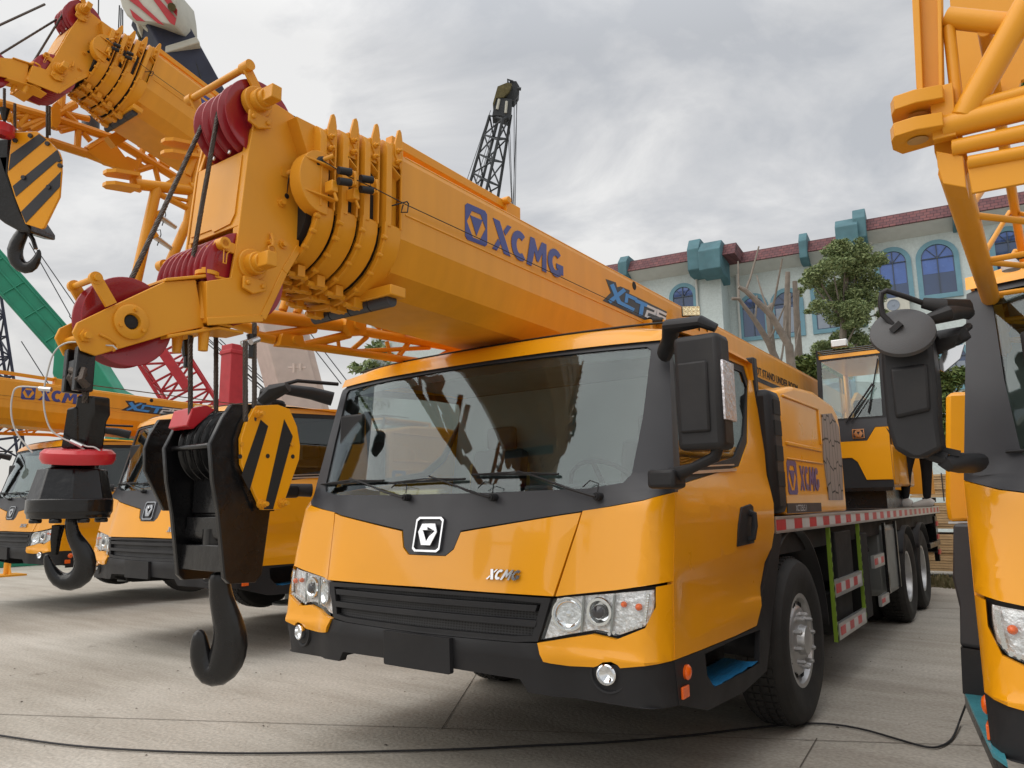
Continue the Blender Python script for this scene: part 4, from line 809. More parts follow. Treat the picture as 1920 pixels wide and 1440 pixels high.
    # ---- stowed jib on the far side
    J = MB(); XJ = -3.45; q = lambda *p: at(p[0], p[1], x=(p[2] if len(p) > 2 else XJ))
    def T(a, b, r): J.tube([a, b], r, n=12)
    T(q(480, 591), q(640, 610), .042); T(q(672, 620), q(905, 661), .032); T(q(905, 661), V((XJ, 9.5, 2.62)), .032)
    T(q(478, 629), q(512, 636), .030); T(q(552, 645), q(793, 679), .026); T(q(793, 679), V((XJ-.05, 9.3, 2.3)), .026)
    T(q(491, 632), q(590, 617), .026); T(q(569, 648), q(655, 627), .026); T(q(656, 659), q(688, 632), .016); T(q(661, 659), q(805, 652), .015); T(q(748, 667), q(794, 604), .018); T(q(812, 674), q(850, 655), .018); T(q(895, 660), q(925, 640), .018)
    T(q(669, 586), q(713, 616), .014); T(q(672, 588), q(712, 596), .011); T(q(640, 590), q(670, 575), .012); T(q(725, 640), q(732, 668), .014); T(q(634, 640), q(636, 655), .012)
    T(q(530, 582), q(548, 530), .024); T(q(556, 588), q(578, 540), .024)
    J.prism([q(637, 590), q(662, 586), q(673, 612), q(672, 630), q(645, 632), q(634, 612)], (.07, 0, 0)); J.cyl(q(655, 612)+V((.06, 0, 0)), q(655, 612)+V((.09, 0, 0)), .03, n=14)
    J.prism([q(518, 628), q(556, 632), q(560, 654), q(512, 650)], (.06, 0, 0)); J.cyl(q(540, 640)+V((.05, 0, 0)), q(540, 640)+V((.08, 0, 0)), .022, n=14)
    J.prism([q(707, 578), q(748, 586), q(752, 630), q(716, 619)], (.02, 0, 0)); J.prism([q(754, 590), q(760, 590), q(757, 628), q(752, 628)], (.1, 0, 0))
    # root frame with the two forks
    def fork(a, b, c, d):       # upper prong tip/base, lower prong tip/base
        for (t, e_) in ((a, b), (c, d)):
            t, e_ = q(*t), q(*e_); u_ = (e_-t).normalized(); w2 = V((u_.y, -u_.x, 0)).normalized()*.045; J.prism([t-w2*.4-u_*.0, t+u_*.03-w2, e_-w2, e_+w2, t+u_*.03+w2, t+w2*.4], (0, 0, .018)); 
        b_, d_ = q(*b), q(*d); J.bar(b_+V((0, 0, .018)), d_, .05, .02)
    fork((196, 325), (254, 334), (195, 348), (254, 358)); fork((305, 266), (366, 278), (304, 288), (366, 299))
    T(q(252, 345), q(440, 366), .028); T(q(366, 288), q(440, 300), .028); T(q(294, 350), q(252, 540), .026); T(q(350, 420), q(300, 535), .024); T(q(252, 540), q(480, 620), .03); T(q(372, 300), q(350, 420), .02)
    T(q(368, 280), q(350, 330), .022); J.prism([q(307, 343), q(356, 314), q(356, 350)], (.012, 0, 0)); T(q(295, 362), q(400, 415), .016); T(q(310, 368), q(370, 380), .010); T(q(354, 352), q(400, 356), .03)
    J.build('stowed_jib', YELS, B)
    P2 = MB(); P2.prism([at(*p_, x=-4.1) for p_ in ((770, 598), (850, 605), (1010, 652), (960, 668), (880, 655), (800, 640))], (.05, 0, 0)); P2.prism([at(*p_, x=-4.05) for p_ in ((850, 606), (862, 606), (905, 655), (893, 655))], (.05, 0, 0)); P2.build('other_crane_plate', YELS, B)  # yellow plates standing in for another crane's boom behind the jib
    pn = MB(); wi = MB()
    for (a, b) in (((296, 404), (330, 427)), ((287, 441), (321, 466))):
        a, b = q(*a), q(*b); pn.cyl(a, b, .016, .011, n=14)
        c = a+(b-a)*.15; wi.tube([c, c+V((0, .0, .035)), c+V((0, .02, .045)), c+V((0, .025, .02)), c+V((0, .01, -.04))], .0025, n=5)
    jp = pn.build('jib_pin', ALU, B); wi.build('pin_clip', BLKL, B)
    hd_ = MB()
    for (a, b) in (((291, 398), (298, 408)), ((283, 436), (290, 446))): hd_.cyl(q(*a), q(*b), .024, n=12)
    hd_.build('pin_socket', YELS, B)
    return B
CHRW = mat('led_reflector', (.75, .68, .45), rough=.2, metal=.6, var=.2, bump=.5, bscale=200)
# ================================================================== placing the cranes
main = build_crane()
main['label'] = 'nearest yellow truck crane, whole cab front visible, with big black hook hanging before it'
main['group'] = 'yellow truck cranes parked in a row'
def crane_copy(dx, dy, dz, luff, label, skip=(), rz=0, shift=None):
    c = dup(main, None, skip); c.location = V(ROOT)+V((dx, dy, dz)); c.rotation_euler.z = rz; c['label'] = label
    for ch in c.children:
        if ch.name.startswith('boom'):
            ch.rotation_euler.x = luff
            if shift: ch.location = ch.location+V(shift)
    return c
# neighbour: boom luffed about its own head position
LF = radians(-13.5)
mh = V(((CX+.225), 1.70, 3.1))-PIV; rot = Matrix.Rotation(LF, 3, 'X') @ mh
tgt = at(152, 24, x=(CX+.225)-4.45)                       # where its upper pin sits
sh = tgt-(PIV+V((-4.9, 1.08, .14))+rot); sh = V((.45, sh.y, sh.z))
n1 = crane_copy(-4.9, 1.08, .14, LF, 'second yellow truck crane from the left, boom raised at top left, behind the hanging hooks', skip=('stowed_jib', 'other_crane_plate', 'jib_pin', 'pin_clip', 'pin_socket'), shift=tuple(sh))
n2 = crane_copy(-10.0, 1.7, .13, radians(-.8), 'leftmost yellow truck crane, low level boom with blue lettering above the far left cab')
n3 = crane_copy(3.81, .0, .02, 0, 'yellow truck crane cut off by the right edge, black mirror arms beside its pillar', skip=('boom', 'front_view_mirror', 'mirror'), rz=0)

# ================================================================== hook block
def hook_block():
    c0 = V((CX+.02, 1.72, 1.25)); root = thing('hook_block', c0, 'large black hook block with yellow and black striped cheek, hanging before the nearest cab', 'hook block', 'hook blocks hanging from the boom heads')
    XR = CX+.235; yF = at(396, 850, x=XR).y; XL = at(305, 850, y=yF).x; XO = 0
    PX = lambda L, x=XR: [(p.y, p.z) for p in [at(a, b, x=x) for a, b in L]]
    big = PX([(394, 832), (418, 782), (434, 758), (512, 758), (532, 800), (520, 900), (507, 960), (491, 1078), (480, 1092), (430, 1095), (421, 1085), (409, 960), (399, 900)])
    zc = at(470, 830, x=XR).z; yc_ = sum(p[0] for p in big)/len(big)
    for x in (XR-.024, XL): MB().prism([(x, y, z) for y, z in big], (.024, 0, 0)).build('side_plate', BLKM, root, bevel=.004)
    chk = PX([(470, 762), (512, 760), (534, 768), (548, 800), (554, 837), (552, 862), (519, 956), (482, 956), (444, 871), (443, 823), (452, 795)])
    XO = at(266, 850, y=min(p[0] for p in chk)).x
    c = MB(); c.prism([(XR+.012, y, z) for y, z in chk], (.020, 0, 0)); o = c.build('striped_cheek', YEL, root, bevel=.003)
    s = MB()
    for L in ([(488, 787), (502, 799), (467, 920), (452, 891)], [(532, 786), (548, 818), (511, 955), (494, 955)]): s.prism([(XR+.0325, y, z) for y, z in PX(L, XR+.03)], (.001, 0, 0))
    s.build('cheek_stripes', BLKD, o); c2 = MB(); c2.prism([(XR-.005, y-.02, z-.005) for y, z in chk], (.014, 0, 0)); c2.build('cheek_spacer', BLKM, root)
    b = MB()
    for px, py in ((482, 776), (488, 945), (527, 943)):
        q = at(px, py, x=XR+.03); b.cyl(q, q+V((.012, 0, 0)), .018, n=16); b.cyl(q, q+V((.026, 0, 0)), .015, n=6); b.cyl(q, q+V((.045, 0, 0)), .009, n=10); b.flush('cheek_bolt', YELS, o)
    for px, py in ((452, 833), (546, 833)): q = at(px, py, x=XR+.03); b.cyl(q, q+V((.01, 0, 0)), .008, n=8); b.flush('cheek_rivet', YELS, o)
    h = MB()
    for px, py in ((450, 856), (502, 855), (549, 856)): q = at(px, py, x=XR+.033); h.cyl(q, q+V((.001, 0, 0)), .009, n=12)
    h.build('bolt_hole', BLKD, o)
    MB().prism([(XO, y+.0, z) for y, z in chk], (.022, 0, 0)).build('outer_cheek', BLKM, root, bevel=.004)
    m = MB()
    for (y, z) in ((yF+.03, zc-.015), (yc_+.05, zc+.03), (yc_, zc-.30)): m.cyl((XO if z > zc else XL+.01, y, z), (XR-.01, y, z), .012, n=10)
    for (z0, z1) in ((at(405, 1068, y=yc_).z, at(405, 1020, y=yc_).z),): m.box((XL+.02, yc_-.06, z0), (XR-.02, yc_+.08, z1))
    m.box((XL+.03, yc_-.05, 1.36), (XR-.03, yc_+.06, 1.42)); m.cyl((XL-.03, yc_, 1.36), (XR-.03, yc_, 1.36), .05, n=20); m.box((XL+.03, yc_-.02, 1.42), (XR-.03, yc_+.02, 1.5)); m.build('crosshead', BLKM, root, bevel=.006)
    MB().box((XL+.03, yc_-.03, 1.43), (XR-.03, yc_+.12, zc-.10)).build('spacer_block', BLKM, root, bevel=.006)
    for k in range(5):
        s = MB(); sheave(s, (XL+.065+(XR-XL-.1)*(k+.15)/4.6, yc_+.03, zc-.01), .148, .046); s.build('block_sheave', BLKM, root)
    r = MB(); zt = at(350, 764, y=yF+.03).z; r.prism([(XL+.026, yF+.0, zt-.08), (XL+.026, yF+.02, zt-.01), (XL+.026, yF+.08, zt+.01), (XL+.026, yF+.12, zt-.005), (XL+.026, yF+.03, zt-.09)], (.135, 0, 0)); r.build('rope_cover', REDD, root, bevel=.004)
    hx = at(405, 1060, y=yc_).x
    Hc = [(410, 840), (412, 900), (418, 960), (438, 1030), (458, 1100), (462, 1170), (446, 1240), (405, 1295), (360, 1298), (330, 1245), (321, 1180), (322, 1125), (326, 1103)]
    Hr = [46, 48, 54, 62, 72, 82, 86, 82, 70, 55, 44, 32, 12]
    DH = (at(405, 1060, y=yc_)-CO).dot(fw); pts = [atd(240+x*.4167, 720+y*.4167, DH) for x, y in Hc]; k = .4167*DH/1380
    hk = MB().tube(pts, [(r*k*1.0, r*k*.72) for r in Hr], n=20, flat=tuple(fw)); o = hk.build('hook', BLKM, root, ang=60); sb = o.modifiers.new('s', 'SUBSURF'); sb.levels = 1; sb.render_levels = 1
    MB().cyl((pts[0].x, yc_, at(405, 1020, y=yc_).z+.06), (pts[0].x, yc_, at(405, 1066, y=yc_).z), .06, n=24).build('hook_nut', BLKM, root)
    return root, zc
hb, zc_ = hook_block()
ln = MB()
def line_rope(px, py0, py1, x=None, y=None, nm='falls'):
    b = MB(); p = at(px, py0, y=y); q = at(px, py1, y=y); rope_(b, V((p.x, y, p.z)), V((p.x+.0, y, q.z)), .0095); return b
for i, (px, py0, py1) in enumerate(((357, 620, 790), (405, 560, 790), (460, 640, 790), (477, 606, 790))):
    b = MB(); yy = 1.60 if i % 2 == 0 else 1.74; p, q = at(px, py0, y=yy), at(px, py1, y=yy)
    rope_(b, p, q, .0095); b.build('falls_rope', ROPE, hb)
b = MB()
for (px, y0, y1) in ((350, 622, 668), (472, 628, 648)):
    a, c = at(px, y0, y=1.68), at(px, y1, y=1.68); b.cyl(a, c, .032 if px < 400 else .02, .018 if px < 400 else .012, n=10); b.cyl(c, c-V((0, 0, .05)), .012, n=8); b.flush('rope_socket', BLKM, hb)
b = MB(); c = at(470, 645, y=1.68)
for d in (-.03, 0, .03): b.cyl(c+V((d, -.02, .0)), c+V((d*.6, .02, .02)), .012, n=8)
b.build('rope_clip', ALU, hb)
def mvcopy(o, loc, label, rz=0, skip=()):
    c = dup(o, None, skip); c.location = loc; c.rotation_euler.z = rz; c['label'] = label; return c
def far_block():
    D = 7.0; z3 = lambda x, y, d=0: atd(x*.2361, 180+y*.2361, D+d); root = thing('hook_block', z3(200, 800), 'hook block with broad diagonal dark stripes hanging at the upper left edge', 'hook block', 'hook blocks hanging from the boom heads'); W[root.name] = V(root.location)
    pl = [(95, 290), (290, 280), (370, 340), (465, 440), (485, 500), (485, 600), (470, 800), (350, 1045), (325, 1055), (200, 1015), (120, 810), (60, 620), (64, 560)]
    ck = MB().prism([z3(x, y) for x, y in pl], fw*.03).build('striped_cheek', YEL, root, bevel=.004)
    s = MB()
    for P in ([(66, 595), (84, 462), (310, 300), (368, 345)], [(125, 800), (100, 715), (455, 425), (482, 492)], [(205, 1008), (165, 920), (483, 600), (476, 720)]): s.prism([z3(x, y, -.004) for x, y in P], fw*.003)
    s.build('cheek_stripes', DGRY, ck)
    b = MB()
    for x, y in ((235, 312), (370, 375), (460, 505), (180, 645), (380, 720), (115, 350), (470, 550)): c = z3(x, y, -.02); b.cyl(c, c+fw*.03, .022, n=6); b.flush('cheek_bolt', DGRY, ck)
    for k, P in enumerate(([(-60, 340), (80, 330), (60, 620), (165, 930), (240, 1040), (240, 1085), (150, 1075), (30, 1010), (-60, 940)],)): MB().prism([z3(x, y, .05) for x, y in P], fw*.4).build('block_body', BLKM, root, bevel=.02)
    for k in range(3): MB().prism([z3(x-40*k, y, .05+.16*k) for x, y in pl], fw*.025).build('side_plate', BLKM, root, bevel=.004)
    L = [(200, 1050), (160, 1120), (108, 1220), (130, 1325), (205, 1378), (270, 1345), (305, 1275), (312, 1215)]; Rr = [46, 55, 66, 66, 56, 48, 30, 12]; k = .2361*D/1380
    o = MB().tube([z3(x, y, .2) for x, y in L], [(r*k, r*k*.75) for r in Rr], n=18, flat=tuple(fw)).build('hook', BLKM, root, ang=60); sb = o.modifiers.new('s', 'SUBSURF'); sb.levels = 1; sb.render_levels = 1
    l = MB(); l.tube([z3(230, 1090, .18), z3(262, 1140, .18), z3(285, 1215, .18)], .02, n=8); l.build('latch', BLKM, root)
    for x, y0, y1 in ((35, -60, 330), (118, 60, 300), (375, 60, 330), (392, 80, 310)): b = MB(); rope_(b, z3(x, y0, .1), z3(x, y1, .1), .013, pitch=.12); b.build('falls_rope', ROPE, root)
    c = MB(); c.tube([z3(35, 100, .08), z3(35, 190, .08)], [.05, .02], n=8); c.build('rope_socket', BLKM, root)
    sw = MB(); sw.lathe(z3(10, 270, -.1), V((0, 0, 1)), [(-.06, .04), (-.04, .11), (.04, .11), (.06, .05)], 20); sw.build('red_fitting', REDD, root)
far_block()

# ------------------------------------------------------------------ auxiliary hook on the arm tip
def aux_hook():
    t0 = at(150, 655, x=CX+.115); X, Y = t0.x, t0.y; c0 = V((X, Y, 1.15)); root = thing('auxiliary_hook', c0, 'small black hook under a heavy round weight with red ring, hanging from the arm tip', 'hook')
    DD = (t0-CO).dot(fw)
    Q = lambda px, py: atd(px, py, DD)
    Z = lambda py: Q(135, py).z
    sc = (Q(204, 930)-Q(60, 930)).length/2
    cx = Q(133, 930).x; Yc = Q(133, 930).y
    b = MB(); 
    for dx in (-.035, .04): b.box((X+dx-.012, Y-.03, Z(738)), (X+dx+.014, Y+.03, Z(655)))
    b.box((X-.045, Y-.025, Z(700)), (X+.05, Y+.02, Z(678))); b.build('rope_swivel', BLKM, root, bevel=.004)
    r = MB(); rope_(r, Q(163, 660), Q(160, 755), .011); r.build('dead_end_rope', ROPE, root)
    r = MB(); a = Q(160, 708)
    for k in range(5): r.tube([a+V((-.06+.028*k, -.03, .02)), a+V((-.04+.028*k, -.045, -.005*k)), a+V((-.02+.022*k, -.02, -.04))], .011, n=6)
    r.tube([a+V((-.05, -.02, .01)), a+V((.0, -.045, .02)), a+V((.06, -.03, .0))], .012, n=6); r.build('rope_knot', ROPE, root)
    s = MB(); s.prism([Q(142, 742), Q(174, 742), Q(175, 775), Q(168, 788), Q(160, 842), Q(119, 842), Q(134, 770), Q(140, 762)], (0, .06, 0)); s.prism([V((p.x, p.y-.012, p.z)) for p in [Q(133, 765), Q(147, 763), Q(148, 842), Q(121, 842)]], (0, .02, 0)); s.build('wedge_socket', BLKM, root, bevel=.006)
    rg = MB(); ctr = Q(147, 856); n_ = V((.10, -.05, 1)).normalized(); rr = (Q(209, 856)-Q(84, 856)).length/2*1.0
    rg.lathe(ctr, n_, [(-.012, rr*.3), (-.026, rr*.7), (-.024, rr*.92), (-.008, rr), (.012, rr*.99), (.024, rr*.88), (.028, rr*.6), (.022, rr*.3), (.02, 0)], 40); rg.build('red_ring', REDD, root)
    w = MB(); R = sc*.99; zt, zm, zb = Z(880), Z(936), Z(972)
    w.lathe((cx, Yc, 0), (0, 0, 1), [(zt+.02, .0), (zt+.02, R*.5), (zt+.005, R*.55)], 24)
    w.lathe((cx, Yc, 0), (0, 0, 1), [(zt, 0), (zt, R*.80), (zm+.0, R*.99)], 8, a0=pi/8); w.lathe((cx, Yc, 0), (0, 0, 1), [(zm, R*.9), (zm, R), (zb+.02, R), (zb+.015, R*.96), (zb, R*.95), (zb-.0, 0)], 40)
    for k in range(8): t = 2*pi*k/8; w.cyl((cx+R*.8*cos(t), Yc+R*.8*sin(t), zb-.014), (cx+R*.8*cos(t), Yc+R*.8*sin(t), zb), .02, n=8)
    w.build('weight', BLKM, root, ang=30, bevel=.004)
    L = [(318, 400), (320, 450), (332, 500), (368, 545), (392, 610), (372, 672), (315, 705), (258, 690), (224, 640), (212, 598), (208, 572)]; Rr = [26, 28, 32, 42, 52, 54, 46, 38, 26, 16, 10]
    pts = [Q(x*.4167, 800+y*.4167) for x, y in L]; k = .4167/(1380/((pts[4]-CO).dot(fw)))
    o = MB().tube(pts, [(r*k, r*k*.75) for r in Rr], n=18, flat=tuple(fw)).build('hook', BLKM, root, ang=60); sb = o.modifiers.new('s', 'SUBSURF'); sb.levels = 1; sb.render_levels = 1
    l = MB(); l.tube([Q(110, 985), Q(105, 1010), Q(103, 1040)], [(.022, .008), (.018, .008), (.012, .006)], n=10); l.build('latch', BLKM, root)
    cb = MB(); cb.tube([Q(219, 655), Q(212, 648), Q(190, 647)], .003, n=5)
    def spl(P, y=-.04):
        P = [Q(a, b)+V((0, y, 0)) for a, b in P]; o = []
        for i in range(len(P)-1):
            p0, p1, p2, p3 = P[max(i-1, 0)], P[i], P[i+1], P[min(i+2, len(P)-1)]
            for s_ in range(5): t = s_/5; o.append(.5*((2*p1)+(p2-p0)*t+(2*p0-5*p1+4*p2-p3)*t*t+(3*p1-p0-3*p2+p3)*t**3))
        return o+[P[-1]]
    cb.tube(spl([(190, 647), (150, 646), (125, 665), (112, 705), (106, 740), (108, 775), (118, 805), (135, 820), (160, 832), (182, 845)]), .0028, n=6)
    cb.tube(spl([(105, 730), (60, 728), (48, 745), (46, 780), (55, 812), (75, 838), (85, 850)]), .0028, n=6)
    cb.tube(spl([(165, 830), (185, 838), (200, 840), (212, 850), (210, 865)]), .0028, n=6); cb.build('safety_cable', CABL, root)
    fe = MB(); 
    for a, b_ in (((171, 646), (195, 649)), ((98, 731), (120, 733)), ((156, 828), (178, 838))): fe.cyl(Q(*a)+V((0, -.04, 0)), Q(*b_)+V((0, -.04, 0)), .008, n=8); fe.flush('cable_ferrule', ALU, root)
    return root
aux_hook()

# ================================================================== right-hand crane: mirrors on the pillar and jib overhead
def right_extras():
    q = lambda px, py, y=3.0: at(px, py, y=y)
    M = MB(); Y = 2.75
    ring = lambda px, py, rx, ry, y=Y: (q(px, py, y), rx*.0019, ry*.0019)
    bd = []; 
    # housing: stack of ellipses down the axis
    hs = MB(); hs.prism([q(x, y_, 2.92) for x, y_ in ((1650, 640), (1653, 700), (1662, 793), (1676, 842), (1700, 856), (1735, 857), (1766, 842), (1758, 790), (1756, 720), (1748, 650), (1738, 600), (1690, 600))], (0, .17, 0)); m = hs.build('mirror', BLKP, n3_root, bevel=.03)
    hs = MB(); hs.prism([q(x, y_, 2.905) for x, y_ in ((1668, 690), (1738, 680), (1744, 770), (1678, 785))], (0, .03, 0)); hs.build('mirror_cover', BLKP, m, bevel=.012)
    cp = MB(); c = q(1692, 622, 2.90); k = (c-CO).dot(fw)/1380; ax = (-cr*.40+cu*.55-fw*.62).normalized()
    cp.lathe(c, ax, [(-.03, 0), (-.03, 48*k), (-.012, 56*k), (.004, 55*k), (.012, 46*k), (.018, 25*k), (.02, 0)], 40)
    cp.build('mirror_cap', MIRC, m)
    sk = MB(); sk.add([q(1660, 800), q(1700, 838), q(1770, 838), q(1802, 845), q(1800, 856), q(1760, 850), q(1735, 858), q(1710, 852), q(1680, 835)]+[q(1660, 800, 3.1), q(1700, 838, 3.1), q(1770, 838, 3.1), q(1802, 845, 3.1), q(1800, 856, 3.1), q(1760, 850, 3.1), q(1735, 858, 3.1), q(1710, 852, 3.1), q(1680, 835, 3.1)],
        [tuple(range(9)), tuple(range(17, 8, -1))]+[(i, (i+1) % 9, 9+(i+1) % 9, 9+i) for i in range(9)])
    sk.build('mirror_skirt', BLKP, m)
    a = MB(); P = [q(*p_) for p_ in ((1674, 609, 2.9), (1655, 590, 2.9), (1651, 570, 2.9), (1653, 550, 2.9), (1662, 545, 2.9), (1700, 557, 2.95), (1735, 570, 3.0))]; a.tube(P, .010, n=10)
    a.bar(q(1672, 622, 2.88), q(1690, 606, 2.88), .03, .02); a.flush('mirror_hoop', BLKP, m)
    a.tube([q(1730, 568), q(1770, 575), q(1815, 580, 3.2)], [(.018, .02), (.022, .03), (.02, .04)], n=12); a.tube([q(1740, 600), q(1775, 588), q(1815, 582, 3.2)], [(.04, .02), (.035, .03), (.02, .03)], n=12); a.flush('upper_mirror_arm', BLKP, m)
    a.tube([q(1768, 878, 3.0), q(1775, 870, 3.0), q(1800, 868, 3.05), q(1830, 868, 3.2)], [(.018, .02), (.035, .03), (.042, .035), (.045, .035)], n=12); a.tube([q(1735, 850), q(1775, 862)], [.02, .025], n=10); a.build('lower_mirror_arm', BLKP, m)
    s = MB(); s.tube([q(1748, 655, 3.1), q(1765, 640, 3.1), q(1800, 632, 3.1), q(1806, 640, 3.1)], [(.02, .03), (.05, .045), (.05, .045), (.03, .03)], n=12); s.tube([q(1790, 632, 3.1), q(1806, 620, 3.15), q(1816, 612, 3.2)], .015, n=8)
    s.build('kerb_mirror', BLKP, n3_root)
    g = MB(); g.prism([q(1755, 690, 3.09), q(1770, 655, 3.09), q(1808, 645, 3.09), q(1800, 672, 3.09), q(1770, 697, 3.09)], (0, .02, 0)); g.build('kerb_mirror_glass', CHR, n3_root)
    # door and wing behind the corner
    XS = -.20
    def SD(L, x=XS): return [V((x, p.y, p.z)) for p in [at(a_, b_, x=x) for a_, b_ in L]]
    return
W[n3.name] = V(n3.location); n3_root = n3
right_extras()
def right_side_parts():
    y0 = 4.1
    q = lambda px, py, y=y0: at(px, py, y=y)
    b = MB(); b.prism([q(1773, 745), q(1780, 735), q(1850, 732), q(1850, 976), q(1777, 978), q(1772, 940)], (0, .5, 0)); b.build('wing_door', YEL, n3, bevel=.02)
    b = MB(); b.prism([q(1778, 978), q(1850, 977), q(1850, 981), q(1778, 982)], (0, .4, 0)); b.build('wing_trim', ALU, n3)
    y0 = 4.0
    b = MB(); b.prism([q(1787, 982, 4.0), q(1850, 981, 4.0), q(1860, 1222, 4.0), q(1800, 1213, 4.0), q(1799, 1140, 4.0), q(1786, 1085, 4.0)], (0, .4, 0)); b.build('wing_panel', DGRY, n3, bevel=.015)
    b = MB(); b.prism([q(1801, 1214, 4.0), q(1860, 1223, 4.0), q(1870, 1330, 4.0), q(1805, 1300, 4.0)], (0, .4, 0)); b.build('wing_lower', BLKP, n3)
    z = at(1830, 1330, y=3.8).z
    b = MB(); b.prism([at(1808, 1302, z=z), at(1850, 1306, z=z), at(1890, 1440, z=z), at(1862, 1420, z=z)], (0, 0, .015)); b.build('step_film', TEALF, n3)
    b = MB(); b.prism([at(1808, 1302, z=z), at(1850, 1306, z=z), at(1890, 1440, z=z), at(1862, 1420, z=z)], (0, 0, -.05)); b.build('step', BLKM, n3)
right_side_parts()

def right_jib():
    y = 2.0; q = lambda px, py, yy=y: at(px, py, y=yy)
    root = thing('stowed_jib', q(1800, 250)-V((0, 0, .0)), 'yellow lattice jib with two stacked lugs hanging overhead at top right', 'crane jib')
    J = MB(); T = lambda a, b, r: J.tube([a, b], r, n=16)
    up = lambda p, k: p+V((0, 0, k))
    J.prism([q(1706, -80), q(1720, -80), q(1731, 175), q(1718, 165)], (0, .06, 0)); J.prism([q(1716, -80, 2.03), q(1764, -80, 2.03), q(1772, 240, 2.03), q(1730, 170, 2.03)], (0, .02, 0)); J.prism([q(1756, -80), q(1764, -80), q(1768, 240), q(1761, 235)], (0, .05, 0))
    T(q(1768, 240), q(2050, 170), .030); T(q(1785, 278), q(2050, 222), .020); T(q(1815, 305), q(2050, 262), .016)
    T(q(1775, 33, 2.03), q(2050, 62, 2.03), .026); T(q(1806, 222), q(1965, -60), .031); T(q(1779, 50, 2.03), q(1796, 205, 2.03), .014)
    T(q(1792, 210), q(1960, 165), .018)
    # receding chords towards the rear
    VP = V((0, 1, 0))
    def rec(p, L, r, dx=0, dz=0): T(p, p+V((dx, L, dz)), r)
    J.prism([q(1748, 232, 2.05), q(1800, 236, 2.05), q(1816, 300, 2.05), q(1800, 330, 2.05), q(1766, 330, 2.05), q(1752, 285, 2.05)], (0, .06, 0)); A1, A2 = q(1787, 320, 2.03), q(1840, 300); rec(A1, 7.5, .033, .0, -.0); 
    B1 = A1+V((.42, 0, .0)); rec(B1, 7.5, .020); C1 = A1+V((.1, 0, .34)); rec(C1, 7.5, .016, .1, -.2)
    n = 13
    for i in range(n):
        y0_, y1_ = A1.y+.35+i*.52, A1.y+.35+(i+1)*.52
        T(V((A1.x, y0_, A1.z)), V((B1.x, y1_, B1.z)), .010); T(V((A1.x, y1_, A1.z)), V((B1.x, y1_, B1.z)), .010); T(V((A1.x, y0_, A1.z)), V((C1.x, y1_, C1.z-.015*i)), .009); T(V((B1.x, y0_, A1.z)), V((C1.x, y1_, C1.z-.015*i)), .009)
    # lugs
    for (py) in (172, 222):
        c = q(1722, py+8); k = .0014
        pts = [V((c.x-.062, c.y-.02, 0)), V((c.x-.05, c.y-.05, 0)), V((c.x, c.y-.055, 0)), V((c.x+.055, c.y-.04, 0)), V((c.x+.06, c.y+.06, 0)), V((c.x-.05, c.y+.07, 0)), V((c.x-.066, c.y+.03, 0))]
        zz = q(1722, py+38).z; J.prism([V((p.x, p.y, zz)) for p in pts], (0, 0, .035))
    J.bar(q(1765, 165), q(1772, 262), .03, .05); J.prism([q(1760, 235), q(1858, 232), q(1862, 222), q(1800, 215), q(1770, 215)], (0, .012, 0))
    J.prism([q(1755, 283), q(1806, 292), q(1812, 352), q(1768, 344), q(1758, 312)], (0, .09, 0)); J.prism([q(1812, 300), q(1990, 265), q(1990, 330), q(1822, 362)], (0, .012, 0)); J.prism([q(1779, 50), q(1960, 40), q(1960, 180), q(1800, 215)], (0, .012, 0)) if False else None
    o = J.build('jib_frame', YELS, root, bevel=.002, ang=40)
    g = MB(); g.prism([q(1776, -60, 2.35), q(2050, -60, 2.35), q(2050, 100, 2.35), q(1915, 150, 2.35), q(1890, 215, 2.35), q(1798, 215, 2.35)], (0, .02, 0)); g.build('gusset_plate', YELS, root)
    w = MB(); w.lathe(q(1881, 65, 2.1), (-1, -.2, 0), [(-.02, .012), (.015, .012), (.022, .006), (.023, 0)], 14); w.build('plastic_cap', WHT, root)
    h = MB()
    for py in (190, 236): c = q(1718, py+2); h.lathe(V((c.x, c.y+.004, q(1722, py+26).z-.0005)), (0, 0, -1), [(0, .024), (.001, 0)], 20)
    h.build('lug_bore', mat('raw_bore', (.45, .27, .10), rough=.7), root)
    wl = MB(); wl.lathe(at(1895, 497, y=3.3), (0, 0, 1), [(-.02, .03), (.0, .032), (.02, .02), (.026, 0)], 20); wl.build('roof_lamp', WHT, n3)
    W[root.name] = V(root.location)
right_jib()

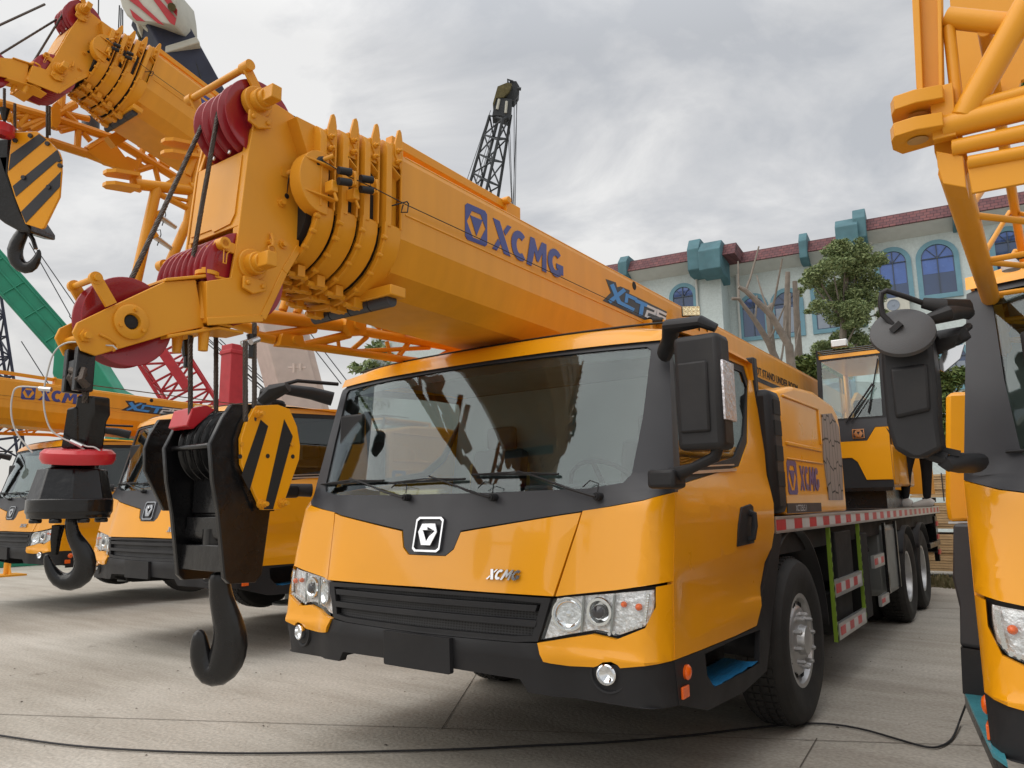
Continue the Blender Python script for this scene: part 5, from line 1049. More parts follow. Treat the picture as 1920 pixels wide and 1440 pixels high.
def neighbour_jib():
    J = MB(); z = lambda x, y, d=0: at(x*.2361, 180+y*.2361, x=-8.05+d)
    def T(a, b, r=.034): J.tube([z(*a), z(*b)], r, n=9)
    for a, b, r in (((-80, 40), (110, 90), .05), ((100, 90), (460, 190), .05), ((460, 190), (880, 330), .05), ((880, 330), (1400, 650), .05), ((1380, 640), (2600, 1300), .05), ((-80, 250), (400, 365), .04), ((400, 365), (680, 455), .05), ((680, 455), (1060, 605), .045), ((-60, 170), (350, 165), .03),
        ((150, 255), (215, 150), .035), ((160, 262), (365, 180), .04), ((235, 275), (595, 65), .045), ((450, 150), (595, 62), .035), ((520, 140), (705, 182), .035), ((435, 55), (605, 218), .04), ((492, -20), (480, 110), .04), ((622, 275), (612, 425), .035), ((660, 290), (720, 360), .03), ((690, 430), (832, 345), .04), ((440, 255), (565, 240), .03),
        ((1060, 602), (1212, 555), .035), ((1075, 595), (1135, 425), .035), ((1228, 555), (1262, 695), .03), ((1190, 455), (1232, 525), .03), ((1100, 380), (1300, 480), .035), ((1260, 520), (1340, 570), .03), ((300, 200), (480, 110), .03), ((0, 60), (150, 250), .035), ((60, 190), (160, 120), .03), ((480, 280), (600, 250), .03)): T(a, b, r)
    J.prism([z(675, 450), z(860, 340), z(1050, 590), z(1040, 615), z(960, 590), z(820, 550)], (.05, 0, 0)); J.prism([z(960, 500, .02), z(1010, 480, .02), z(1100, 520, .02), z(1160, 560, .02), z(1060, 600, .02)], (.01, 0, 0))
    J.prism([z(385, 100, .1), z(430, 85, .1), z(460, 130, .1), z(462, 220, .1), z(430, 275, .1), z(395, 255, .1)], (.06, 0, 0))
    J.build('stowed_jib', YELS, n1)
    b = MB(); b.cyl(z(720, 180, -.3), z(720, 260, -.3), .09, n=12); b.build('jib_roller', DGRY, n1)
    b = MB(); b.bar(z(870, 370, .35), z(1050, 265, .35), .10, .12); b.build('boom_rest', YELS, n1)
W[n1.name] = V(n1.location)
neighbour_jib()
# ================================================================== background cranes
GRN = mat('green_paint', (.015, .22, .13), rough=.5, var=.2, scale=2, dirt=.3, dirtcol=(.02, .08, .05))
REDC = mat('red_crane_paint', (.42, .022, .03), rough=.5, var=.15)
CRMP = mat('cream_crane_paint', (.55, .45, .40), rough=.6, var=.08)
NAVY = mat('navy_steel', (.025, .03, .055), rough=.6, var=.2)
OLV = mat('weathered_olive', (.10, .085, .035), rough=.8, var=.4, scale=8)
STL = mat('dark_lattice_steel', (.035, .04, .045), rough=.7, var=.2)
WHB = mat('off_white_paint', (.50, .50, .44), rough=.6, var=.1, dirt=.3, dirtcol=(.25, .22, .18))
def boxbeam(b, p, q, w, h, up=(0, 0, 1)): b.bar(p, q, w, h, up=up)
def lattice(b, p, q, w, h, n, r, rc=None, up=V((0, 0, 1)), taper=1.):
    p, q = V(p), V(q); d = (q-p).normalized(); a = d.cross(up).normalized(); c = a.cross(d); rc = rc or r*.5
    cr_ = lambda t, i: p+(q-p)*t+(a*(w/2)*(1 if i in (0, 1) else -1)+c*(h/2)*(1 if i in (0, 3) else -1))*(1+(taper-1)*t)
    for i in range(4): b.tube([cr_(0, i), cr_(1, i)], r, n=6)
    for k in range(n):
        for i in range(4):
            j = (i+1) % 4; t0, t1 = k/n, (k+1)/n
            b.tube([cr_(t0, i), cr_(t1, j)] if (k+i) % 2 else [cr_(t0, j), cr_(t1, i)], rc, n=5); b.tube([cr_(t0, i), cr_(t0, j)], rc, n=5)
def base_under(p): return V((p.x, p.y, 0))
# green telescopic boom
D = 22; p, q = atd(-80, 424, D), atd(190, 728, D+1); root = thing('green_crane', base_under(q), 'green telescopic crane boom slanting down at the far left edge', 'crane'); W[root.name] = V(root.location)
b = MB(); ax = (q-p).normalized(); sd_ = ax.cross(V((0, 0, 1))).normalized(); upv = sd_.cross(ax)
b.bar(p, q, .5, .78); b.bar(p+upv*.42+sd_*.22, q+upv*.42+sd_*.22, .08, .07); b.bar(p+upv*.42-sd_*.22, q+upv*.42-sd_*.22, .08, .07)
for s in (1, -1):
    for k in (.36, .05, -.34): b.bar(p+sd_*s*.26+upv*k, q+sd_*s*.26+upv*k, .04, .06)
L = (q-p).length; k = 1.5
while k < L: [b.bar(p+ax*k+sd_*s*.262+upv*.36, p+ax*k+sd_*s*.262-upv*.36, .04, .04) for s in (1, -1)]; k += .9
b.build('boom', GRN, root, bevel=.02)
b = MB(); b.prism([atd(103, 640, 21.3), atd(150, 628, 21.3), atd(215, 732, 21.3), atd(345, 800, 21.3), atd(214, 790, 21.3), atd(120, 765, 21.3), atd(98, 700, 21.3)], fw*.6); b.bar(q-upv*.2+V((0, 1, -.5)), base_under(q)+V((0, 1, 1.5)), .9); b.box(base_under(q)-V((1.4, 3, 0)), base_under(q)+V((1.4, 3, 1.5))); b.build('boom_foot', GRN, root, bevel=.02)
# red lattice crane
D = 30; p, q = atd(300, 560, D), atd(420, 860, D+1); root = thing('red_lattice_crane', base_under(q), 'red lattice boom rising behind the hooks beside the red column', 'crane'); W[root.name] = V(root.location)
b = MB(); lattice(b, atd(262, 600, D), atd(420, 850, D), 1.9, 1.7, 7, .075, .05, up=V((0, 0, 1))); b.build('lattice_boom', REDC, root)
b = MB(); b.bar(atd(285, 630, D-1.2), atd(352, 728, D-1.2), .5, .35); b.flush('boom_insert', REDC, root); b.box(base_under(q)-V((1.2, 2.5, 0)), base_under(q)+V((1.2, 2.5, 2.2))); b.build('machinery', REDC, root)
D = 26; p = atd(439, 648, D); root = thing('red_crane_column', V((p.x, p.y, 0)), 'solid bright red upright mast behind the hook ropes', 'crane mast'); W[root.name] = V(root.location)
b = MB(); b.box((p.x-.31, p.y-.3, 0), (p.x+.31, p.y+.3, p.z)); b.box((p.x-.35, p.y-.34, p.z-.35), (p.x+.35, p.y+.34, p.z-.2)); b.build('mast', REDC, root, bevel=.03)
# cream crane
D = 30; p, q = atd(478, 470, D), atd(580, 860, D); root = thing('cream_crane', base_under(q), 'pale cream telescopic crane boom behind the yellow jib', 'crane'); W[root.name] = V(root.location)
b = MB(); b.bar(p, q, 1.9, 1.5); b.bar(p+V((.75, 0, 0)), q+V((.75, .0, 0)), .12, 1.62); b.build('boom', CRMP, root, bevel=.05)
b = MB(); c = atd(557, 689, D-1.4); b.bar(c-cr*.35, c+cr*.35, .07); b.bar(c+cu*.15-cr*.1, c-cu*.2-cr*.1, .12); b.bar(c+cu*.15+cr*.15, c-cu*.12+cr*.15, .12); b.box(base_under(q)-V((1.4, 3, 0)), base_under(q)+V((1.4, 3, 2.5))); b.build('boom_bracket', CRMP, root)
# navy lattice, far left
D = 35; root = thing('navy_lattice_crane', base_under(atd(0, 800, D)), 'dark navy lattice tower at the left edge behind the low boom', 'crane'); W[root.name] = V(root.location)
b = MB(); lattice(b, atd(-30, 560, D), atd(16, 860, D), 1.1, 1.1, 8, .07, .045); b.build('lattice_tower', NAVY, root)
# tall black lattice boom, top centre
D = 32; hd = atd(945, 190, D); lo = atd(905, 420, D); lo2 = atd(860, 640, D)
root = thing('lattice_boom_crane', base_under(lo2), 'tall dark lattice boom with weathered olive head rising above the nearest boom', 'crane'); W[root.name] = V(root.location)
b = MB()
def quad(t):      # four chords in picture order, as real box truss
    a = [(924, 196), (941, 197), (948, 200), (962, 190)]; e = [(884, 334), (903, 344), (913, 352), (935, 361)]; o = []
    for i in range(4): px = a[i][0]+(e[i][0]-a[i][0])*t; py = a[i][1]+(e[i][1]-a[i][1])*t; o.append(atd(px, py, D+(0, .9, -.9, 0)[i]))
    return o
c0, c1 = quad(.15), quad(2.6)
for i in range(4): b.tube([c0[i], c1[i]], .065, n=6)
ts = [.15+.26*k for k in range(10)]
for k, t in enumerate(ts[:-1]):
    A, B_ = quad(t), quad(ts[k+1])
    for (i, j) in ((0, 2), (2, 3), (3, 1), (1, 0)): b.tube([A[i], A[j]], .038, n=5); b.tube([A[i], B_[j]] if k % 2 else [A[j], B_[i]], .038, n=5)
b.build('lattice_boom', STL, root)
b = MB(); b.prism([atd(*p_, D-.5) for p_ in ((929, 182), (960, 186), (958, 212), (954, 222), (938, 216), (923, 216))], fw*1.0); b.prism([atd(*p_, D-.3) for p_ in ((950, 168), (956, 152), (968, 152), (974, 162), (973, 176), (964, 190), (955, 188), (948, 182))], fw*.7)
b.cyl(atd(970, 166, D-.5), atd(977, 167, D-.5), .07, n=8); b.tube([atd(953, 158, D-.3), atd(952, 149, D-.3), atd(962, 153, D-.3)], .05, n=6); b.build('boom_tip', STL, root)
b = MB(); b.prism([atd(*p_, D-.55) for p_ in ((933, 162), (950, 155), (960, 157), (956, 170), (944, 182), (930, 184), (927, 196), (924, 194), (929, 176))], fw*.9); b.build('tip_cover', OLV, root)
b = MB()
for (a, e) in (((936, 186, D-.52), (932, 205)), ((950, 190, D-.52), (948, 212))): b.tube([atd(a[0], a[1], D-.52), atd(e[0], e[1], D-.52)], .06, n=8)
b.build('tip_slot', WHB, root)
b = MB()
for (a, e) in (((920, 207), (873, 345)), ((929, 222), (893, 340)), ((932, 222), (896, 350)), ((964, 186), (964, 392)), ((970, 176), (962, 385)), ((969, 176), (966, 392)), ((955, 222), (961, 392)), ((953, 250), (960, 392))): b.tube([atd(*a, D), atd(e[0], e[1], D)], .018, n=4)
b.build('boom_rope', STL, root)
# telescopic boom with pale bands and striped tip, top left
D = 16; bx_ = [(255, 20), (290, 75), (330, 145), (400, 275)]
p, q = atd(262, -5, D), atd(420, 330, D+2); root = thing('banded_crane', base_under(q), 'dark telescopic boom with pale bands and a red and white striped tip, top left', 'crane'); W[root.name] = V(root.location)
b = MB(); b.bar(atd(286, 22, D), atd(440, 298, D+.6), .80, .85); b.build('boom', NAVY, root, bevel=.03)
b = MB(); 
for (a, e) in (((301, 49), (308, 62)), ((333, 106), (339, 117))): b.bar(atd(*a, D+.2), atd(*e, D+.2), 1.0, .98)
b.bar(atd(262, 20, D-.1), atd(300, 58, D-.1), .5, .5); b.build('boom_band', WHB, root, bevel=.02)
b = MB(); tipP = [(222, -12), (228, 12), (237, 28), (252, 38), (298, 42), (326, 47), (333, 32), (331, 5), (326, -25), (222, -30)]; b.prism([atd(x, y, D-.6) for x, y in tipP], fw*1.0); tip = b.build('boom_tip', WHB, root, bevel=.03)
b = MB()
for P in ([(240, -14), (248, -14), (268, 10), (308, 47), (295, 43), (262, 15), (240, -2)], [(278, -14), (288, -14), (330, 34), (327, 47), (318, 42)], [(243, 16), (272, 40), (255, 38), (249, 32)], [(296, -16), (310, -16), (332, 18), (331, 30)]): b.prism([atd(x, y, D-.63) for x, y in P], fw*.02)
b.build('warning_stripes', REDC, tip)
b = MB(); b.cyl(atd(322, 13, D-.75), atd(322, 13, D-.55), .08, n=14); b.cyl(atd(262, 45, D), atd(262, 70, D), .07, .04, n=10); b.cyl(atd(262, 70, D), atd(261, 78, D), .03, n=6); b.build('tip_fittings', OLV, root)
b = MB()
for (a, e) in (((333, 20), (384, 165)), ((331, 15), (378, 160)), ((224, 10), (222, 62)), ((227, 15), (226, 66)), ((230, 18), (230, 72)), ((185, -10), (184, 50))): b.tube([atd(*a, D), atd(*e, D)], .014, n=4)
b.build('boom_rope', STL, root)
# loose guy ropes seen across the sky at left
guys = thing('crane_guy_ropes', base_under(atd(300, 760, 34)), 'thin dark guy ropes crossing the sky at left behind the black hooks', 'ropes'); W[guys.name] = V(guys.location); guys['kind'] = 'thing'
b = MB()
for (a, e) in (((55, 455), (132, 592)), ((60, 455), (150, 585)), ((130, 592), (240, 750)), ((40, 640), (92, 722)), ((370, 628), (560, 790)), ((385, 630), (565, 790)), ((400, 632), (575, 790)), ((412, 636), (590, 800)), ((392, 640), (556, 782)), ((500, 540), (640, 720)), ((520, 545), (655, 720)), ((545, 640), (620, 750))): b.tube([atd(*a, 34), atd(*e, 34)], .022, n=4)
b.build('guy_rope', STL, guys)
b = MB(); p_, q_ = at(80, 0, x=-7.7), at(-40, 70, x=-7.7)
b.tube([at(84, 8, x=-7.7), at(-20, 56, x=-7.7)], .012, n=6); tag(b.build('taut_rope', ROPE, None), 'taut dark rope running off the left edge from the upper left sheaves', 'rope')

# ================================================================== building
STU = mat('pale_stucco', (.50, .57, .57), rough=.95, var=.10, scale=14, bump=.8, bscale=9, dirt=.25, dirtcol=(.30, .36, .35))
STW = mat('soffit_white', (.50, .52, .50), rough=.9, var=.06, dirt=.3, dirtcol=(.30, .30, .28))
TEAL = mat('teal_paint', (.07, .16, .19), rough=.7, var=.2, scale=2, dirt=.4, dirtcol=(.05, .16, .17))
TEALT = mat('teal_trim', (.14, .28, .35), rough=.7, var=.1)
WGL = mat('blue_window', (.02, .05, .13), rough=.06, spec=1., coat=1., var=.3, scale=.5)
WBL = mat('blue_blind', (.07, .14, .40), rough=.25, coat=.8, var=.15)
WGR = mat('pale_curtain', (.22, .26, .32), rough=.3, coat=.8, var=.1)
WFR = mat('window_bar', (.05, .07, .10), rough=.5)
def tilemat():
    m = mat('maroon_roof_tiles', (.16, .045, .05), rough=.75); nt = m.node_tree; b = [n for n in nt.nodes if n.type == 'BSDF_PRINCIPLED'][0]
    tc = nd(nt, 'ShaderNodeTexCoord'); sp = nd(nt, 'ShaderNodeSeparateXYZ'); cb = nd(nt, 'ShaderNodeCombineXYZ'); br = nd(nt, 'ShaderNodeTexBrick'); br.inputs['Color1'].default_value = (.17, .062, .062, 1); br.inputs['Color2'].default_value = (.11, .042, .048, 1); br.inputs['Mortar'].default_value = (.04, .015, .02, 1)
    br.inputs['Scale'].default_value = 1; br.inputs['Brick Width'].default_value = .22; br.inputs['Row Height'].default_value = .15; br.inputs['Mortar Size'].default_value = .012
    nt.links.new(tc.outputs['Object'], sp.inputs[0]); nt.links.new(sp.outputs[0], cb.inputs[0]); nt.links.new(sp.outputs[2], cb.inputs[1]); nt.links.new(cb.outputs[0], br.inputs['Vector']); nt.links.new(br.outputs[0], b.inputs['Base Color']); return m
TILE = tilemat()
FD = V((.993, .117, 0)).normalized(); FN = V((FD.y, -FD.x, 0))            # along the facade, and its outward normal
FP = atd(1700, 440, 28.0)
broot = thing('hotel_building', V((FP.x, FP.y, 0)), 'pale stucco building with maroon tiled eaves, teal corner blocks and arched blue windows', 'building'); W[broot.name] = V(broot.location)
def fpt(px, py, off=0.): return atp(px, py, FP+FN*off, FN)
def tcoord(p): return (p-FP).dot(FD)
def F3(t, z, off=0.): p = FP+FD*t+FN*off; return V((p.x, p.y, z))
R0 = 0.0; R1 = -1.4; R2 = 0.0
t_a = tcoord(fpt(1618, 500)); t_b = tcoord(fpt(1350, 500)); EZ = fpt(1624, 445).z; zt_r = fpt(1624, 417).z
print('bld', t_a, t_b, EZ, zt_r)
def wall(t0, t1, off, nm='wall', z1=None):
    b = MB(); z1 = z1 or EZ+.3
    b.prism([F3(t0, 0, off), F3(t1, 0, off), F3(t1, z1, off), F3(t0, z1, off)], -FN*6); return b.build(nm, STU, broot)
wall(t_a, 16, 0); wall(t_b, t_a, R1); wall(-26, t_b, 0)
def eave(t0, t1, off, dz=0, e0=0, e1=0):
    b = MB(); z0, z1 = EZ+dz, zt_r+dz
    b.prism([F3(t0, z0, off+.85), F3(t0, z1, off+.35), F3(t0, z1-.0, off-.6), F3(t0, z0, off-.6)], FD*(t1-t0)); b.build('tiled_eave', TILE, broot)
    c = MB(); c.prism([F3(t0, z0-.03, off+.75), F3(t0, z0-.005, off+.75), F3(t0, z0-.005, off), F3(t0, z0-.32, off+.0), F3(t0, z0-.28, off+.12)], FD*(t1-t0)); c.build('soffit', STW, broot)
eave(t_a-.3, 16, 0); eave(t_b+.1, t_a-.1, R1); eave(-26, t_b, 0)
b = MB(); b.prism([F3(t_b, EZ, R1+.85), F3(t_b, zt_r, R1+.35), F3(t_b+.0, zt_r, .35), F3(t_b, EZ, .85)], FD*.8); b.build('tiled_eave', TILE, broot)
def block(pxa, pxb, ztop, zbot, off, dep=1.1):
    a, c = tcoord(fpt(pxa, 480)), tcoord(fpt(pxb, 480)); b = MB(); h = ztop-zbot
    b.prism([F3(a, zbot+h*.12, off), F3(a, zbot+h*.1, off+dep*.65), F3(a, zbot+h*.2, off+dep), F3(a, ztop-h*.3, off+dep), F3(a, ztop, off+dep*.6), F3(a, ztop, off-.5), F3(a, zbot, off-.5)], FD*(c-a)); b.build('corner_block', TEAL, broot, bevel=.03)
block(1574, 1616, zt_r-.0, EZ-.75, .05, 1.15); block(1607, 1631, zt_r+.35, EZ-.6, .05, .98)
block(1792, 1806, zt_r+.3, EZ-.55, .05, .95); block(1300, 1322, zt_r+.35, EZ-.85, .05, 1.0); block(1322, 1362, zt_r+.1, EZ-.95, .0, 1.2); block(1171, 1187, zt_r+.2, EZ-.45, 0, .95)
block(1496, 1512, zt_r+.3, EZ-.55, R1, .95)
def window(px0, px1, pyt, pyb, off=0., arch=True, blind=WBL, dark=.42, nm='window'):
    A, B_ = fpt(px0, pyb, off), fpt(px1, pyb, off); t0, t1 = tcoord(A), tcoord(B_); zb = (A.z+B_.z)/2; zt = fpt((px0+px1)/2, pyt, off).z; c = (t0+t1)/2; r = (t1-t0)/2
    def shape(m): 
        if arch: return [(t0-m, zb-m), (t1+m, zb-m), (t1+m, zt-r)]+[(c+(r+m)*cos(a), zt-r+(r+m)*sin(a)) for a in [pi*k/16 for k in range(1, 16)]]+[(t0-m, zt-r)]
        return [(t0-m, zb-m), (t1+m, zb-m), (t1+m, zt+m), (t0-m, zt+m)]
    fr = MB(); sf = lambda a, z, o=0: F3(a, z, off+o); fr.panel(shape(.17), sf, .10, holes=[shape(0)], off=.07, step=0); w = fr.build(nm, TEALT, broot)
    g = MB(); g.panel(shape(0), sf, .01, off=.015, step=0); g.build('pane', WGL, w)
    h = zt-zb; zl = zb+h*dark; g = MB(); 
    if arch and blind is WBL: g.panel([(t0+.04, zl), (t1-.04, zl), (t1-.04, zt-r*.98), (t0+.04, zt-r*.98)], sf, .004, off=.022, step=0); g.panel([(c+(r-.04)*cos(a), zt-r*.94+(r-.06)*sin(a)) for a in [pi*k/14 for k in range(0, 15)]], sf, .004, off=.022, step=0)
    elif blind is WGR: g.panel([(t0+.04, zb+.04), (t1-.04, zb+.04), (t1-.04, zb+h*.62), (t0+.04, zb+h*.62)], sf, .004, off=.022, step=0)
    if g.v: g.build('blind', blind, w)
    bars = MB(); bars.bar(F3(c, zb, off+.04), F3(c, zt-.03, off+.04), .05, .03)
    if arch:
        bars.bar(F3(t0, zt-r, off+.04), F3(t1, zt-r, off+.04), .05, .03)
        for a in (radians(50), radians(130)): bars.bar(F3(c, zt-r, off+.041), F3(c+r*cos(a), zt-r+r*sin(a), off+.041), .035, .02)
    bars.build('glazing_bar', WFR, w)
window(1733, 1796, 457, 551); window(1654, 1706, 471, 560, blind=WBL, dark=.3); window(1873, 1925, 432, 528, blind=WBL, dark=.9)
window(1456, 1503, 547, 625, R1, blind=WGR); window(1396, 1437, 557, 631, R1, blind=WBL, dark=.9); window(1265, 1303, 538, 610, blind=WBL, dark=.9)
window(1533, 1582, 540, 616, R1, arch=False, blind=WGR); window(1600, 1636, 520, 605, R1, arch=False, blind=WGR)
window(1776, 1817, 650, 722, blind=WGR); window(1700, 1745, 655, 730, blind=WBL); window(1455, 1500, 705, 780, R1, blind=WGR); window(1560, 1600, 700, 770, R1, arch=False, blind=WGR); window(1855, 1905, 630, 715, blind=WBL)
b = MB()
for px, off in ((1305, .08), (1381, R1+.08), (1637, .08)):
    p = fpt(px, 520, off); b.cyl((p.x, p.y, 2), (p.x, p.y, EZ-.1), .055, n=8); b.cyl((p.x, p.y, EZ-.35), (p.x, p.y, EZ-.1), .09, .13, n=10); b.flush('downpipe', STW, broot)
ac = MB(); p = fpt(1682, 573, .25); c = V(p); ac.bar(c-FD*.42, c+FD*.42, .34, .55); aco = thing('air_conditioner', c-V((0, 0, .28)), 'white air conditioner box under the arched window beside the evergreen tree', 'air conditioner'); W[aco.name] = V(aco.location)
ac.build('housing', WHB, aco, bevel=.02); f = MB(); f.lathe(c-FD*.12+FN*.175, FN, [(.0, .22), (.02, .21), (.02, .19), (.005, .18), (.005, .05), (.02, .04), (.02, 0)], 24); f.build('fan_grille', WGR, aco)

# ================================================================== trees
BARK = mat('bark', (.20, .175, .15), rough=.95, var=.25, scale=6, bump=.8, bscale=18)
def leafmat(name, c1, c2):
    m = mat(name, c1, rough=.6, spec=.3); nt = m.node_tree; b = [n for n in nt.nodes if n.type == 'BSDF_PRINCIPLED'][0]
    ge = nd(nt, 'ShaderNodeNewGeometry'); mx = nd(nt, 'ShaderNodeMix'); mx.data_type = 'RGBA'; mx.inputs[6].default_value = (*c1, 1); mx.inputs[7].default_value = (*c2, 1)
    nt.links.new(ge.outputs['Random Per Island'], mx.inputs[0]); nt.links.new(mx.outputs[2], b.inputs['Base Color']); b.inputs['Subsurface Weight'].default_value = 0; return m
LF1 = leafmat('evergreen_leaves', (.10, .15, .06), (.32, .38, .18)); LF2 = leafmat('bush_leaves', (.05, .09, .02), (.16, .20, .06))
def crown(clumps, n, size, m, parent, name='crown'):
    v = []; f = []
    tot = sum(r**2 for _, r in clumps)
    for c, r in clumps:
        for _ in range(int(n*r*r/tot)):
            d = V((random.gauss(0, 1), random.gauss(0, 1), random.gauss(0, 1))).normalized()*r*(random.random()**.45); d.z *= .72
            p = c+d; a = V((random.gauss(0, 1), random.gauss(0, 1), random.gauss(0, .6))).normalized(); b_ = a.cross(V((random.random()-.5, random.random()-.5, random.random()-.5))).normalized(); s = size*(.6+.8*random.random())
            k = len(v); v += [p-a*s, p+b_*s*.38, p+a*s, p-b_*s*.38]; f.append((k, k+1, k+2, k+3))
    b = MB(); b.v = v; b.f = f; b.m = [0]*len(f)
    me = bpy.data.meshes.new(name); base = W[parent.name]; me.from_pydata([p-base for p in v], [], f); me.materials.append(m); o = bpy.data.objects.new(name, me); COL.objects.link(o); o.parent = parent; return o
D = 23
tr = thing('evergreen_tree', base_under(atd(1580, 640, D)), 'bushy evergreen tree in front of the pale building', 'tree'); W[tr.name] = V(tr.location)
cl = []
for (x, y, r) in ((1585, 480, 34), (1560, 500, 30), (1530, 515, 26), (1610, 500, 38), (1635, 530, 26), (1560, 545, 36), (1600, 550, 40), (1520, 530, 20), (1640, 490, 18), (1575, 590, 34), (1610, 600, 24), (1590, 635, 36), (1545, 655, 28), (1620, 650, 22), (1655, 590, 16), (1650, 620, 22), (1500, 545, 10), (1585, 460, 14), (1660, 545, 10), (1575, 690, 40), (1535, 690, 26), (1615, 470, 22), (1560, 470, 20), (1640, 560, 24), (1535, 575, 22), (1600, 580, 30)):
    cl.append((atd(x, y, D+random.uniform(-.6, .6)), r/1380*D*.92))
cl += [(c+V((random.gauss(0, 1), random.gauss(0, 1), random.gauss(0, .8))).normalized()*r*1.05, r*random.uniform(.25, .5)) for c, r in list(cl) for _ in range(3)]
crown(cl, 46000, .05, LF1, tr)
b = MB(); t0 = tr.location; b.tube([t0, atd(1578, 690, D), atd(1582, 600, D), atd(1588, 520, D), atd(1586, 480, D)], [.16, .12, .10, .06, .03], n=8)
for c, r in cl[:16]: b.tube([atd(1580, 600 if c.z > 7 else 660, D), c], [.04, .015], n=5)
b.build('trunk', BARK, tr)
for i, (pts, lab) in enumerate((([(1510, 830), (1480, 650), (1445, 590), (1398, 545), (1385, 538)], 'bare pruned tree trunk leaning left in front of the building'), ([(1470, 830), (1462, 690), (1440, 640), (1415, 600), (1385, 560), (1372, 560)], 'bare pruned trunk bending furthest left with cut stubs'), ([(1490, 830), (1483, 700), (1474, 610), (1477, 510)], 'tall straight bare pruned trunk at the centre of the cluster'), ([(1508, 830), (1500, 690), (1494, 600), (1490, 527)], 'straight bare pruned trunk nearest the evergreen tree'), ([(1456, 830), (1452, 690), (1440, 580), (1449, 570)], 'short forked bare pruned trunk between the taller ones'))):
    D2 = 19+i*.5; P = [atd(x, y, D2) for x, y in pts]; bt = thing('bare_tree', V((P[0].x, P[0].y, 0)), lab, 'tree', 'bare pruned trees before the building'); W[bt.name] = V(bt.location)
    Q = [V((P[0].x, P[0].y, 0))]+P[1:]; b = MB(); b.tube(Q, [.13, .10, .085, .065, .05, .045][:len(Q)], n=9); b.flush('trunk', BARK, bt)
    for k in range(1, len(Q)-1):
        d = V((random.uniform(-.5, .5), random.uniform(-.3, .3), random.uniform(.3, .9))); b.tube([Q[k], Q[k]+d*.5, Q[k]+d*(1+random.random()*.6)+V((0, 0, .2))], [.035, .028, .02], n=7); b.flush('limb', BARK, bt)
D = 20; b1 = thing('bush', base_under(atd(1505, 690, D)), 'small green bush between the boom and the operator cab', 'bush'); W[b1.name] = V(b1.location)
crown([(atd(x, y, D), r/1380*D) for x, y, r in ((1510, 680, 22), (1530, 700, 26), (1495, 715, 26), (1515, 730, 34), (1520, 780, 40), (1512, 840, 40))], 5000, .08, LF2, b1)
MBt = MB(); MBt.tube([b1.location, atd(1515, 760, 20)], [.08, .04], n=6); MBt.build('stem', BARK, b1)
D = 17; b2 = thing('bush', base_under(atd(1780, 800, D)), 'green bush seen past the right mirror in front of the window', 'bush'); W[b2.name] = V(b2.location)
crown([(atd(x, y, D), r/1380*D) for x, y, r in ((1745, 690, 30), (1770, 720, 30), (1800, 705, 26), (1760, 760, 36), (1800, 760, 36), (1735, 660, 26), (1790, 810, 50), (1740, 820, 50))], 8000, .07, LF2, b2)
MBt = MB(); MBt.tube([b2.location, atd(1780, 760, 17)], [.08, .04], n=6); MBt.build('stem', BARK, b2)
D = 40; b3 = thing('background_tree', base_under(atd(720, 690, D)), 'small dark tree glimpsed under the jib above the cab roof', 'tree'); W[b3.name] = V(b3.location)
crown([(atd(x, y, D), r/1380*D) for x, y, r in ((715, 655, 26), (740, 670, 28), (700, 690, 26), (770, 668, 22), (735, 700, 36), (665, 690, 14), (790, 690, 30), (720, 740, 50))], 3000, .2, LF1, b3)
MBt = MB(); MBt.tube([b3.location, atd(720, 690, D)], [.25, .12], n=7); MBt.build('trunk', BARK, b3)
D = 19; b4 = thing('background_tree', base_under(atd(1930, 150, D)), 'leafy branches peeping through the lattice at the top right edge', 'tree'); W[b4.name] = V(b4.location)
crown([(atd(x, y, D), r/1380*D) for x, y, r in ((1925, 155, 22), (1945, 170, 30), (1990, 160, 60))], 2500, .09, LF2, b4); MBt = MB(); MBt.tube([b4.location, atd(1960, 170, D)], [.25, .1], n=7); MBt.build('trunk', BARK, b4)

# ================================================================== timber stacks behind the truck
WOOD = mat('sawn_timber', (.50, .35, .19), rough=.85, var=.2, scale=5, dirt=.15); WOOD2 = mat('dark_bearer', (.05, .04, .035), rough=.9)
c0 = at(1742, 1062, z=.0); 
y_ = 16.0; xa = at(1660, 900, y=y_).x; xb = at(1905, 900, y=y_).x
ti = 0
for (z0, z1, x0, x1, lab) in ((.15, .82, xa, xb, 'lowest layer of the sawn timber stack behind the truck deck'), (.92, 1.42, xa, xb, 'middle layer of the sawn timber stack behind the truck deck'), (1.50, 1.95, xa+.4, xb, 'upper layer of the sawn timber stack, beside the person'), (2.02, 2.35, xa+1.1, xb, 'topmost short layer of the sawn timber stack')):
    tk = thing('timber_stack', V(((x0+x1)/2, y_, z0-.09)), lab, 'timber stack', 'stacked sawn timber'); W[tk.name] = V(tk.location); b = MB(); z = z0; r = 0
    while z < z1-.02:
        x = x0
        b.box((x0+random.uniform(-.03, .03), y_+random.uniform(-.01, .02), z), (x1, y_+1.2, z+.042)); z += .048; r += 1
    b.build('plank_layers', WOOD, tk); b = MB(); k = x0+.2
    while k < x1: b.box((k, y_+.02, z0-.09), (k+.10, y_+1.2, z0-.005)); k += .9
    b.build('bearer', WOOD2, tk)
    b = MB(); xx = x0+ .55; b.box((xx, y_-.012, z0-.08), (xx+.02, y_-.002, z1)); b.build('strap', WOOD2, tk)

